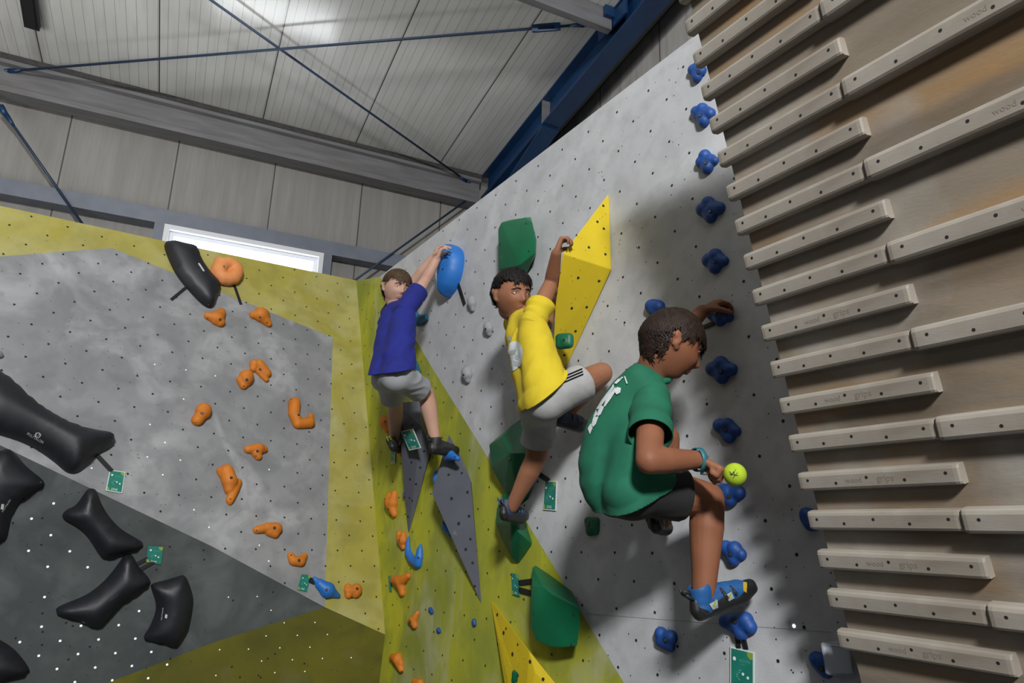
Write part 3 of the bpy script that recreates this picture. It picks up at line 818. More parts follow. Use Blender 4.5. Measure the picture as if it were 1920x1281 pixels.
lobes('blue lobed hold just below the tennis ball', [(1342, 921, 11), (1364, 923, 14), (1388, 924, 11), (1370, 938, 12)], (1366, 932))
lobes('blue lobed hold right of the shin of the boy in green', [(1360, 1026, 11.5), (1378, 1029, 12.5), (1391, 1040, 9.5), (1376, 1051, 10.5)], (1369, 1040))
lobes('big blue hold under the striped shoe of the boy in green', [(1358, 1165, 11), (1379, 1166, 13), (1399, 1162, 13), (1408, 1176, 11.5), (1390, 1188, 12)], (1377, 1166), flat=.45)
lobes('blue lobed hold near the bottom, left of the hanging green card', [(1239, 1188, 11), (1259, 1195, 11.5), (1257, 1212, 9.5), (1238, 1203, 9)], (1247, 1201))
lobes('blue lobed hold peeping out above the head of the boy in green', [(1221, 574, 11), (1236, 576, 11), (1230, 584, 10)], None)
lobes('blue lobed hold mostly hidden behind the green sleeve', [(1247, 768, 9), (1250, 782, 9), (1243, 776, 9)], None)
lobes('blue lobed hold against the left edge of the board, low down', [(1511, 964, 11), (1521, 983, 12), (1526, 970, 11)], (1523, 979))
lobes('blue lobed hold behind the small grey plastic box', [(1530, 1236, 12), (1549, 1259, 12), (1548, 1240, 11)], (1540, 1254))

# grey and green small holds
GG = 'grey egg-shaped holds on the white wall'
for lab, c, rx, ry, b in (('grey egg-shaped hold touching the black tape under the big blue macro', (885, 570), 10, 16, (875, 569)),
                          ('grey egg-shaped hold left of the boy in yellow, middle of three', (916, 617), 11, 15, (910, 617)),
                          ('darker grey egg-shaped hold, lowest of three', (876, 703), 12, 17, (869, 703))):
    blob('climbing_hold', lab, 'climbing hold', PM, [[(c[0], c[1] - ry + rx, rx), (c[0] + 1, c[1], rx), (c[0] + 2, c[1] + ry - rx * .6, rx * .6)]], M_gryh, [(b[0], b[1], .006)], GG, flat=.25)
blob('climbing_hold', 'small green block hold screwed onto the tall yellow volume', 'climbing hold', PM, [[(1050, 634, 9, .135), (1067, 633, 9, .12)], [(1067, 633, 9, .12), (1067, 645, 9, .12)], [(1067, 645, 9, .12), (1051, 647, 9, .135)], [(1051, 647, 9, .135), (1050, 634, 9, .135)], [(1056, 639, 12, .125), (1061, 642, 12, .125)]], M_grnd, [(1057, 638, .006)], clip_it=False)
blob('climbing_hold', 'small green block hold on the grey paint below the green shirt', 'climbing hold', PM, [[(1102, 976, 7), (1119, 977, 7)], [(1119, 977, 7), (1117, 996, 8)], [(1117, 996, 8), (1106, 998, 8)], [(1106, 998, 8), (1102, 976, 7)], [(1109, 987, 11), (1111, 990, 11)]], M_grnd, [(1103, 983)])
blob('climbing_hold', 'round green disc hold on the yellow volume at the bottom edge', 'climbing hold', PM, [[(969, 1264, 10, .035), (977, 1266, 10, .035)], [(977, 1275, 10, .035), (968, 1276, 10, .035)], [(972, 1268, 13, .03), (973, 1272, 13, .03)]], M_grn, [(972, 1267, .006)], clip_it=False)

# ---- dual texture macros on the left wall: outline, domed face
def macro(name, label, cat, plane, outline, H, R, m, group=None, edge=.018, spacing=.022, smooth_n=4, bolts=(), lip=True):
    pts = smooth_loop(outline, smooth_n)
    O = plane.at(sum(p[0] for p in outline) / len(outline), sum(p[1] for p in outline) / len(outline))
    poly = [plane.uv(plane.at(*p), O) for p in pts]
    # even out the outline
    xs = [p[0] for p in poly]; ys = [p[1] for p in poly]
    pin = [V3((x, y, 0)).xy for x, y in poly]
    n0 = len(pin); j = 0; y = min(ys)
    while y < max(ys):
        x = min(xs) + (spacing / 2 if j % 2 else 0)
        while x < max(xs):
            if inside((x, y), poly) and edge_dist((x, y), poly) > spacing * .45: pin.append(V3((x, y, 0)).xy)
            x += spacing
        y += spacing * .866; j += 1
    vs, es, fs, *_ = delaunay_2d_cdt(pin, [], [list(range(n0))], 1, 1e-5)
    bm = bmesh.new(); top = []
    for v in vs:
        d = edge_dist((v.x, v.y), poly); t = min(1, d / R)
        hgt = edge + (H - edge) * sqrt(max(0, 1 - (1 - t) ** 2))
        top.append(bm.verts.new(O + plane.vec(v.x, v.y, hgt)))
    for f in fs:
        try: bm.faces.new([top[i] for i in f])
        except ValueError: pass
    be = [e for e in bm.edges if len(e.link_faces) == 1]
    r = bmesh.ops.extrude_edge_only(bm, edges=be)
    nv = [g for g in r['geom'] if isinstance(g, bmesh.types.BMVert)]
    for v in nv: v.co -= plane.n * ((v.co - EYE).dot(plane.n) - plane.d)
    bmesh.ops.recalc_face_normals(bm, faces=bm.faces)
    o = bm_obj(name, bm, m, loc=O)
    tag(o, label, cat, group)
    if bolts:
        bv = bvh_of(o)
        for b in bolts: add_bolt(o, *b[:2], plane, b[2] if len(b) > 2 else .007, bv)
    return o
MG = 'black rubbery macros on the left climbing wall'
mac = []
mac.append(macro('climbing_macro', 'tall black macro at the top right of the left wall, overlapping the window', 'macro hold', PL,
    [(308, 460), (316, 455), (340, 460), (362, 465), (370, 477), (381, 501), (400, 525), (412, 540), (406, 558), (399, 575), (390, 578), (374, 567), (347, 538), (328, 512), (313, 480)], .09, .13, M_blk, MG, bolts=[(391, 572, .004)]))
mac.append(macro('climbing_macro', 'huge black macro entering from the left edge, printed with a white maker mark', 'macro hold', PL,
    [(-70, 650), (-30, 680), (0, 705), (18, 716), (57, 752), (93, 779), (133, 799), (175, 811), (202, 816), (213, 826), (206, 840), (180, 855), (160, 875), (143, 887), (126, 887), (100, 866), (70, 845), (37, 829), (0, 817), (-40, 805), (-80, 770)], .13, .17, M_blk, MG, bolts=[(210, 827, .005)]))
mac.append(macro('climbing_macro', 'black macro hanging down at the left edge below the huge one', 'macro hold', PB,
    [(-30, 852), (0, 846), (14, 842), (27, 849), (50, 875), (80, 900), (80, 910), (62, 922), (38, 940), (21, 968), (12, 1006), (0, 1014), (-25, 1010), (-50, 930)], .11, .13, M_blk, MG, bolts=[(76, 905, .005)]))
mac.append(macro('climbing_macro', 'black bone-shaped macro, upper middle one below the fold', 'macro hold', PB,
    [(162, 920), (172, 916), (181, 921), (188, 940), (203, 966), (226, 991), (258, 1011), (267, 1018), (262, 1027), (233, 1036), (199, 1046), (187, 1040), (165, 1007), (147, 989), (122, 974), (117, 966), (125, 956), (143, 946)], .10, .12, M_blk, MG))
mac.append(macro('climbing_macro', 'black bone-shaped macro tied to a green card, lower middle one', 'macro hold', PB,
    [(232, 1043), (241, 1040), (250, 1044), (260, 1062), (279, 1084), (278, 1095), (256, 1112), (229, 1131), (202, 1158), (187, 1173), (170, 1173), (143, 1161), (112, 1153), (106, 1147), (111, 1137), (160, 1116), (190, 1094), (212, 1070)], .10, .12, M_blk, MG))
mac.append(macro('climbing_macro', 'black curved macro with concave left side, right of the other black ones', 'macro hold', PB,
    [(334, 1081), (344, 1079), (352, 1089), (360, 1115), (360, 1135), (352, 1177), (336, 1205), (324, 1211), (300, 1204), (275, 1200), (270, 1193), (281, 1174), (291, 1148), (291, 1128), (283, 1102), (287, 1094), (310, 1088)], .09, .11, M_blk, MG))
mac.append(macro('climbing_macro', 'black macro cut off by the bottom left corner', 'macro hold', PB,
    [(-30, 1190), (0, 1200), (29, 1220), (52, 1249), (51, 1260), (15, 1270), (-20, 1280), (-70, 1270), (-70, 1200)], .10, .12, M_blk, MG))
# white maker mark on the huge macro
bv = bvh_of(mac[1])
def along(a, b, hgt):
    ax, ay = a; dx, dy = b[0] - a[0], b[1] - a[1]; L = sqrt(dx * dx + dy * dy); ux, uy = dy / L, -dx / L
    return lambda x, y: (ax + dx * x + ux * y * hgt, ay + dy * x + uy * y * hgt)
def print_text(name, s, bvh, parent, m, a, b, hgt, fac=1.0, lift=.0012):
    vs, fs, w = text_tris(s); f = along(a, b, hgt)
    V, ok = [], True
    for x, y in vs:
        p, n = shoot(bvh, *f(x / w, y))
        if p is None: return None
        V.append(p + (n if n.dot(p - EYE) < 0 else -n) * lift)
    return mesh_obj(name, V, fs, m, parent)
print_text('maker_print', 'POLYTALON', bv, mac[1], M_logo, (50, 815), (80, 832), 7.5)
hexo = []
for k in range(6):
    a0, a1 = k * pi / 3, (k + 1) * pi / 3
    q = lambda a, r: (71 + r * cos(a) * 1.05, 816 + r * sin(a) * .85)
    hexo.append([q(a0, 6), q(a1, 6), q(a1, 4.6), q(a0, 4.6)])
for a, b in (((67, 818), (69.5, 813.5)), ((69.5, 813.5), (71.5, 817)), ((71.5, 817), (74.5, 814))):
    hexo.append([(a[0] - .5, a[1]), (b[0] - .5, b[1]), (b[0] + .6, b[1] + .5), (a[0] + .6, a[1] + .5)])
decal('maker_emblem', bv, hexo, M_logo, mac[1])
bv = bvh_of(mac[5]); print_text('maker_print', 'POLYTALON', bv, mac[5], M_logo, (304, 1163), (307, 1140), 3.2)
decal('maker_emblem', bv, [[(310, 1152), (314, 1153), (313, 1160), (309, 1159)]], M_logo, mac[5])
bv = bvh_of(mac[2]); print_text('maker_print', 'POLYTALON', bv, mac[2], M_logo, (5, 961), (20, 938), 4)
decal('maker_emblem', bv, [[(3, 945), (8, 946), (6, 956), (1, 955)]], M_logo, mac[2])
bv = bvh_of(mac[0]); decal('maker_emblem', bv, [[(371, 494), (374, 493), (384, 508), (381, 509)]], M_logo, mac[0])
bv = bvh_of(mac[4]); print_text('maker_print', 'POLYTALON', bv, mac[4], M_volg, (205, 1128), (222, 1117), 3)

# ---- faceted pieces: hull over frame points lifted off the wall
def hull(name, label, cat, plane, pts, m, group=None, bevel=.008, seg=3, smooth=False, bolts=(), bolt_r=.007, dents=()):
    bm = bmesh.new()
    P = [plane.at(p[0], p[1], p[2] if len(p) > 2 else 0.0) for p in pts]
    for p in P: bm.verts.new(p)
    r = bmesh.ops.convex_hull(bm, input=bm.verts)
    bmesh.ops.delete(bm, geom=list({g for g in r['geom_interior'] + r['geom_unused'] if isinstance(g, bmesh.types.BMVert) and g.is_valid}), context='VERTS')
    bmesh.ops.dissolve_limit(bm, angle_limit=math.radians(3), verts=bm.verts, edges=bm.edges)
    if bevel:
        es = [e for e in bm.edges if e.is_manifold and e.calc_face_angle(0) > .12]
        bmesh.ops.bevel(bm, geom=es, offset=bevel, segments=seg, affect='EDGES', profile=.6, clamp_overlap=True)
    c = sum(P, V3((0, 0, 0))) / len(P); c -= plane.n * ((c - EYE).dot(plane.n) - plane.d)
    o = bm_obj(name, bm, m, loc=c, smooth=False)
    if smooth:
        me = o.data; me.polygons.foreach_set('use_smooth', [True] * len(me.polygons))
        b2 = bmesh.new(); b2.from_mesh(me)
        for e in b2.edges: e.smooth = e.calc_face_angle(0) < .5
        b2.to_mesh(me); b2.free()
    tag(o, label, cat, group)
    bv = bvh_of(o)
    for b in bolts: add_bolt(o, b[0], b[1], plane, b[2] if len(b) > 2 else bolt_r, bv)
    if dents:
        b2 = bmesh.new(); b2.from_mesh(o.data); o.data.materials.append(M_hole); base = world_loc(o)
        for (x, y, r_) in dents:
            p, n = shoot(bv, x, y)
            if p is None: continue
            F = frame_of(n)
            f = b2.faces.new([b2.verts.new(p - base + F.col[0] * (r_ * cos(k * 2 * pi / 9)) + F.col[1] * (r_ * sin(k * 2 * pi / 9)) + n * .001) for k in range(9)])
            f.material_index = 1
        b2.to_mesh(o.data); b2.free()
    return o
rd = random.Random(5)
def specks(poly, n):
    out = []
    while len(out) < n:
        p = (rd.uniform(min(q[0] for q in poly), max(q[0] for q in poly)), rd.uniform(min(q[1] for q in poly), max(q[1] for q in poly)))
        if inside(p, poly): out.append((p[0], p[1], .0017))
    return out
def c5(x, y): return (760 + x / 4.003, 840 + y / 4.003)
y1p = [(1141, 363), (1146, 505), (1053, 704), (1040, 640), (1053, 480)]
hull('wall_volume', 'tall yellow diamond volume gripped by the boy in yellow', 'volume', PM,
     [(1142, 362, 0), (1146, 505, .015), (1146, 507, 0), (1054, 706, 0), (1055, 476, .25), (1038, 640, .12), (1041, 574, .18), (1118, 440, 0), (1085, 520, 0)], M_voly, bevel=.004, seg=2,
     dents=[(x, y, .0062) for x, y in ((1120, 416), (1132, 429), (1104, 464), (1135, 477), (1084, 521), (1123, 527), (1072, 578), (1100, 576), (1079, 621), (1058, 666), (1131, 386))] + specks(y1p, 26))
hull('wall_volume', 'yellow triangular volume rising from the bottom edge', 'volume', PM,
     [(919, 1123, 0), (954, 1283, .05), (954, 1330, .05), (992, 1221, .06), (1042, 1283, 0), (1080, 1330, 0), (930, 1180, .02), (985, 1330, .07), (1003, 1262, .06)], M_voly, bevel=.003, seg=2,
     dents=[(932.6, 1153, .008), (944.6, 1187, .009), (961, 1227, .009), (949, 1179, .006), (971, 1209, .006), (994, 1241, .008), (1018.5, 1274, .007)] + specks([(922, 1140), (952, 1278), (1000, 1278), (990, 1225)], 10))
hull('wall_volume', 'dark grey wedge volume, left one, under the boy in blue', 'volume', PM,
     [(744, 755, .13), (787, 752, .03), (810, 836, .02), (766, 1004, 0), (750, 812, .13), (757, 905, .07), (795, 765, 0), (808, 845, 0), (790, 800, .10)], M_volg, bevel=.003, seg=2,
     dents=[(773, 797.5, .008), (803, 824, .007), (771.5, 867, .008), (788, 877, .007), (769, 899, .008), (780, 908, .007), (768, 934, .007), (773, 939, .006), (765, 969, .007), (795, 846, .007)])
hull('wall_volume', 'dark grey kite volume, right one, pointing down over the lime paint', 'volume', PM,
     [(842, 815, 0), (810, 926, .13), (882, 902, .02), (903, 1134, 0), (866, 858, 0), (884, 905, 0), (812, 915, .12), (826, 868, .06)], M_volg, bevel=.003, seg=2,
     dents=[c5(325, 203) + (.008,), c5(424, 190) + (.007,), c5(347, 381) + (.009,), c5(467, 333) + (.008,), c5(401, 569) + (.009,), c5(478, 513) + (.008,), c5(489, 685) + (.007,), c5(454, 763) + (.008,), c5(505, 864) + (.007,), c5(521, 1039) + (.007,)])
GN = 'green fibreglass macros on the right climbing wall'
def c2(x, y, o=0.0): return (940 + x / 6.406, 1040 + y / 6.406, o)
hull('climbing_macro', 'green slab macro at the top, above the head of the boy in yellow', 'macro hold', PM,
     [(934, 430, .085), (940, 417, .085), (985, 408, .06), (998, 417, .06), (1004, 448, .06), (1003, 475, .06), (974, 498, .085), (935, 506, .085), (937, 515, .02), (985, 520, .0), (965, 517, .0), (958, 412, .0), (995, 407, .0), (1006, 450, 0), (1005, 478, 0), (945, 430, 0)],
     M_grn, GN, bevel=.012, seg=3, smooth=True, bolts=[(986, 419, .005), (937, 458, .005), (991, 471, .005)])
hull('climbing_macro', 'large green faceted macro behind the standing leg of the boy in yellow', 'macro hold', PM,
     [(917, 834, .06), (921, 877, .07), (944, 918, .04), (975, 949, .0), (991, 937, .0), (1001, 886, .03), (1000, 800, .0), (990, 785, .02), (978, 785, .02), (960, 797, .05), (955, 850, .13), (985, 850, .10), (940, 820, .10), (925, 834, 0)],
     M_grn, GN, bevel=.006, seg=2, smooth=True, bolts=[(955.8, 860, .008)])
hull('climbing_macro', 'green leaf-shaped macro under the left shoe of the boy in yellow', 'macro hold', PM,
     [(945, 919, .02), (931, 954, .06), (929, 981, .07), (939, 1010, .05), (960, 1048, .03), (973, 1059, .0), (998, 1017, .0), (985, 975, .0), (972, 947, .02), (958, 985, .12), (975, 1000, .09), (997, 1020, .01)],
     M_grn, GN, bevel=.006, seg=2, smooth=True)
hull('climbing_macro', 'big green angular macro at the bottom with two black tapes', 'macro hold', PM,
     [(998, 1064, .03), (1004, 1060, .0), (1013, 1066, .0), (1037, 1082, .0), (1070, 1107, .0), (998, 1098, .10), (1018, 1100, .105), (1035, 1116, .10), (1087, 1140, .07), (1087, 1173, .07), (1082, 1212, .07), (1049, 1215, .08), (1030, 1212, .09), (1006, 1201, .10), (996, 1177, .105), (995, 1134, .105), (1084, 1135, 0), (1082, 1195, 0), (1045, 1206, 0), (1012, 1190, 0)],
     M_grn, GN, bevel=.010, seg=3, smooth=True, bolts=[(1075, 1153, .005), (1071.5, 1209, .005), (1001, 1151, .004)])
def c1b(x, y): return (660 + x / 5.3375, 440 + y / 5.3375)
b1o = [(1000, 108), (1055, 115), (1090, 140), (1118, 180), (1126, 270), (1105, 400), (1080, 480), (1045, 560), (1008, 605), (965, 632), (925, 635), (890, 600), (855, 500), (832, 400), (832, 320), (850, 240), (880, 180), (930, 125)]
macro('climbing_macro', 'big bright blue oval macro held by the boy in blue', 'macro hold', PM,
     [((p[0] if p[0] > 1010 else p[0] + (1010 - p[0]) * .55) / 5.3375 + 660, p[1] / 5.3375 + 440) for p in b1o], .11, .10, M_blul, edge=.03, spacing=.016, smooth_n=2, bolts=[c1b(905, 345) + (.006,)])

# ---- black tape marks and start cards
def bar_obj(name, label, plane, a, b, w, group, extra=0.0):
    A, B = plane.at(*a, .004 + extra), plane.at(*b, .004 + extra); d = B - A; L = d.length; d.normalize(); s = plane.n.cross(d)
    bm = bmesh.new(); add_box(bm, (A + B) / 2, d * (L / 2), s * (w / 2), plane.n * .003)
    return tag(bm_obj(name, bm, M_black, loc=A, smooth=False), label, 'tape', group)
TG = 'strips of black tape on the climbing walls'
for lab, pl, a, b, w in (
    ('black tape strip slanting left from the tall black macro', PL, (350, 538), (321, 562), .016),
    ('black tape strip pointing down from the peach donut hold', PL, (439, 534), (452, 571), .016),
    ('black tape strip between the huge black macro and its green card', PL, (182, 854), (210, 884), .02),
    ('black tape strip, upper one beside the lower middle black macro', PB, (256, 1058), (277, 1047), .016),
    ('black tape strip, lower one beside the lower middle black macro', PB, (262, 1069), (290, 1053), .016),
    ('black tape strip joining the blue teardrop hold to its green card', PL, (590, 1092), (579, 1087), .03),
    ('black tape strip from the big blue oval macro to the grey egg hold', PM, (858, 530), (871, 571), .022),
    ('black tape strip between the large green macro and its card', PM, (1000, 882), (1029, 902), .022),
    ('black tape strip, upper one left of the big green bottom macro', PM, (973, 1093), (999, 1090), .022),
    ('black tape strip, lower one left of the big green bottom macro', PM, (973, 1106), (998, 1113), .022),
    ('black tape strip, left one above the hanging card at the bottom', PM, (1382, 1194), (1385, 1216), .014),
    ('black tape strip, right one above the hanging card at the bottom', PM, (1394, 1196), (1399, 1218), .014),
    ('black tape strip between the gripped blue hold and a hidden card', PM, (1338, 606), (1311, 617), .014)):
    bar_obj('tape_strip', lab, pl, a, b, w, TG)

M_cardw = mat('card_white_edge', (.62, .66, .64), .5)
M_cardg = mat('card_green_print', (.012, .20, .145), .45, color2=(.010, .16, .12), scale=20)
M_cardy = mat('card_lime_corner', (.22, .33, .05), .5)
M_cardt = mat('card_white_print', (.72, .78, .76), .5)
M_cardf = mat('card_faint_print', (.10, .36, .29), .5)
M_cardyl = mat('card_yellow_tape', (.55, .50, .06), .6)
def card(label, plane, corners, word, off=.006, border=True, group='green competition cards on the climbing walls', title=True):
    """corners: frame points tl, tr, br, bl"""
    tl, tr, br, bl = [plane.at(*c, off) for c in corners]
    n = (tr - tl).cross(bl - tl).normalized()
    if n.dot(EYE - tl) < 0: n = -n
    S = lambda u, v, z=0.0: (tl * (1 - u) + tr * u) * (1 - v) + (bl * (1 - u) + br * u) * v + n * z
    e = tag(empty('start_card', S(.5, .5) - n * .004), label, 'card', group)
    bm = bmesh.new(); q = [bm.verts.new(S(*c, z)) for z in (0, -.003) for c in ((0, 0), (1, 0), (1, 1), (0, 1))]
    for f in ((0, 1, 2, 3), (7, 6, 5, 4), (0, 4, 5, 1), (1, 5, 6, 2), (2, 6, 7, 3), (3, 7, 4, 0)): bm.faces.new([q[i] for i in f])
    bmesh.ops.recalc_face_normals(bm, faces=bm.faces)
    bm_obj('card_base', bm, M_cardw if border else M_cardg, e, smooth=False)
    i = .05 if border else .0
    mesh_obj('printed_face', [S(i, i * .7, .0006), S(1 - i, i * .7, .0006), S(1 - i, 1 - i * .7, .0006), S(i, 1 - i * .7, .0006)], [(0, 1, 2, 3)], M_cardg, e)
    z = .0012
    def poly(name, m, pts, zz=z): return mesh_obj(name, [S(u, v, zz) for u, v in pts], [tuple(range(len(pts)))], m, e)
    poly('lime_corner', M_cardy, [(.72, i * .7), (1 - i, i * .7), (1 - i, .17), (.86, .2), (.72, .12)])
    poly('lime_corner', M_cardy, [(i, .80), (.16, .84), (.2, 1 - i * .7), (i, 1 - i * .7)])
    for (u, v, r) in ((.2, .24, .07), (.56, .54, .055), (.76, .60, .055)):
        asp = (tr - tl).length / (bl - tl).length
        poly('screw_cover', M_cardt, [(u + r * cos(k * pi / 5), v + r * asp * sin(k * pi / 5)) for k in range(10)], z + .001)
    def tx(name, s, m, u0, u1, v, hfac):
        vs, fs, w = text_tris(s); mesh_obj(name, [S(u0 + (u1 - u0) * x / w, v - y * hfac, z) for x, y in vs], fs, m, e)
    if title:
        tx('title_print', 'BLÖCHLE', M_cardf, .40, .86, .285, .09)
        tx('subtitle_print', 'WALLIS', M_cardf, .42, .66, .35, .05)
    for k in range(5):
        u, v = .3 + .07 * cos(k * 1.3), .45 + .05 * k
        poly('figure_print', M_cardf, [(u, v), (u + .10, v + .012), (u + .12, v + .04), (u + .03, v + .03)])
    if word: tx('word_print', word, M_cardt, .3, .68, .93, .13)
    return e
card('green card with white edge below the tip of the huge black macro', PL, [(206, 881), (235, 885), (229, 925), (198, 920)], 'ZONE')
card('green card with a yellow corner tied to the lower middle black macro', PB, [(278, 1024), (306, 1026), (302, 1059), (274, 1054)], 'ZONE', border=False)
card('green card left of the blue teardrop hold', PL, [(566, 1077), (583, 1079), (575, 1110), (558, 1106)], 'ZONE', border=False)
card('tilted green card on the left grey volume', PM, [(752, 809), (774, 804), (789, 840), (767, 845)], 'ZONE', off=.135)
card('narrow green card below the left shoe of the boy in blue', PM, [(732, 836), (740, 838), (740, 869), (732, 868)], 'TOP', off=.012)
card('narrow green card beside the three-armed orange hold', PM, [(728, 1080), (732, 1080), (734, 1110), (730, 1109)], None, border=False, title=False)
card('tall green card with white edge right of the large green macro', PM, [(1021, 902), (1044, 902), (1042, 958), (1018, 956)], 'ZONE')
card('narrow green card left of the big green bottom macro', PM, [(959, 1075), (971, 1077), (974, 1119), (961, 1115)], 'ZONE', border=False)
card('green card with white edge hanging at the bottom edge under a blue foothold', PM, [(1369, 1212), (1414, 1223), (1414, 1308), (1369, 1300)], 'BOULDER')
card('green card mostly hidden behind the head of the boy in green', PM, [(1268, 605), (1309, 613), (1307, 677), (1262, 678)], None)

# small grey plastic box
bm = bmesh.new()
fr = [PM.at(1539, 1204, .10), PM.at(1592, 1211, .045), PM.at(1600, 1266, .045), PM.at(1549, 1265, .10)]
bk = [PM.at(1541, 1206, .0), PM.at(1585, 1200, .0), PM.at(1600, 1264, .0), PM.at(1556, 1267, .0)]
q = [bm.verts.new(p) for p in fr + bk]
for f in ((0, 1, 2, 3), (7, 6, 5, 4), (0, 4, 5, 1), (1, 5, 6, 2), (2, 6, 7, 3), (3, 7, 4, 0)): bm.faces.new([q[i] for i in f])
bmesh.ops.recalc_face_normals(bm, faces=bm.faces)
bmesh.ops.bevel(bm, geom=list(bm.edges), offset=.003, segments=2, affect='EDGES')
M_plas = mat('grey_plastic', (.40, .44, .49), .45, color2=(.36, .39, .44), scale=8)
bx = tag(bm_obj('wall_box', bm, M_plas, loc=bk[3], smooth=False), 'small grey plastic box on the wall at the lower edge of the training board', 'box')
bvb = bvh_of(bx)
M_plasl = mat('pale_plastic_rim', (.5, .53, .57), .4)
decal('rim', bvb, [[(1539.5, 1205.5), (1543, 1206), (1553, 1262), (1550, 1262)], [(1542, 1206), (1588, 1211.5), (1588, 1213.5), (1542, 1208.5)]], M_plasl, bx)
# ------------------------------------------------------------------ people
def skin(name, c, c2): return mat(name, c, .58, color2=c2, scale=9, sss=.12, spec=.3)
M_hairb = mat('light_brown_hair', (.085, .052, .028), .65, color2=(.045, .028, .015), scale=60, spec=.25)
M_hairk = mat('near_black_hair', (.009, .007, .006), .6, color2=(.005, .004, .004), scale=60, spec=.25)
M_hairg = mat('dark_brown_hair', (.024, .012, .007), .6, color2=(.012, .006, .004), scale=60, spec=.25)
M_eyew = mat('eye_white', (.62, .60, .57), .3)
M_iris = mat('dark_iris', (.035, .025, .02), .25)
M_brow1 = mat('brown_eyebrow', (.075, .045, .03), .8)
M_brow2 = mat('black_eyebrow', (.012, .01, .009), .8)

def perp(d, hint):
    d = d.normalized(); s = hint - d * hint.dot(d)
    return s.normalized()

def hand(bm, wrist, d, palm_n, thumb_side, curl, s=1.0, spread=.12, thumb_curl=.5):
    """five-fingered child's hand; d wrist->knuckles, palm_n the way the palm faces, thumb_side +-1 along d x palm_n"""
    d = d.normalized(); palm_n = perp(palm_n, palm_n) if False else (palm_n - d * palm_n.dot(d)).normalized()
    side = d.cross(palm_n).normalized() * thumb_side
    pl = .070 * s
    ks = []
    for k, t in enumerate((.026, .0085, -.009, -.025)):
        kp = wrist + d * (pl * (1 - .06 * abs(k - 1.2))) + side * (t * s)
        ks.append(kp)
        chain(bm, [(wrist + side * (t * s * .55) + d * .006, .0135 * s), (kp, .0105 * s)], 10)
    lens = (.058, .066, .062, .048)
    for k, kp in enumerate(ks):
        p = kp; ang = 0; segs = (.44, .32, .26); pts = [(p, .0092 * s)]
        fd = (d + side * ((1.2 - k) * spread)).normalized()
        ax_n = (palm_n - fd * palm_n.dot(fd)).normalized()
        for j in range(3):
            ang += curl[min(k, len(curl) - 1)] * (1.0, .95, .7)[j] if not isinstance(curl, (int, float)) else curl * (1.0, .95, .7)[j] * (1 + .06 * (k - 1))
            v = fd * cos(ang) + ax_n * sin(ang)
            p = p + v * (lens[k] * segs[j] * s); pts.append((p, (.0088 - .0009 * (j + 1)) * s))
        chain(bm, pts, 9)
    tb = wrist + d * (.018 * s) + side * (.022 * s)
    td = (d * .62 + side * .72 + palm_n * .35).normalized()
    p1 = tb + td * (.032 * s)
    td2 = (td * (1 - thumb_curl * .4) + d * .5 * (1 - thumb_curl) + palm_n * thumb_curl * .9).normalized()
    if thumb_curl >= .9: td2 = (d * .55 + palm_n * .5 - side * .5).normalized()
    p2 = p1 + td2 * (.024 * s); p3 = p2 + (td2 + palm_n * .25 * thumb_curl).normalized() * (.018 * s)
    chain(bm, [(wrist + d * .006, .014 * s), (tb, .0135 * s), (p1, .0112 * s), (p2, .0098 * s), (p3, .008 * s)], 10)

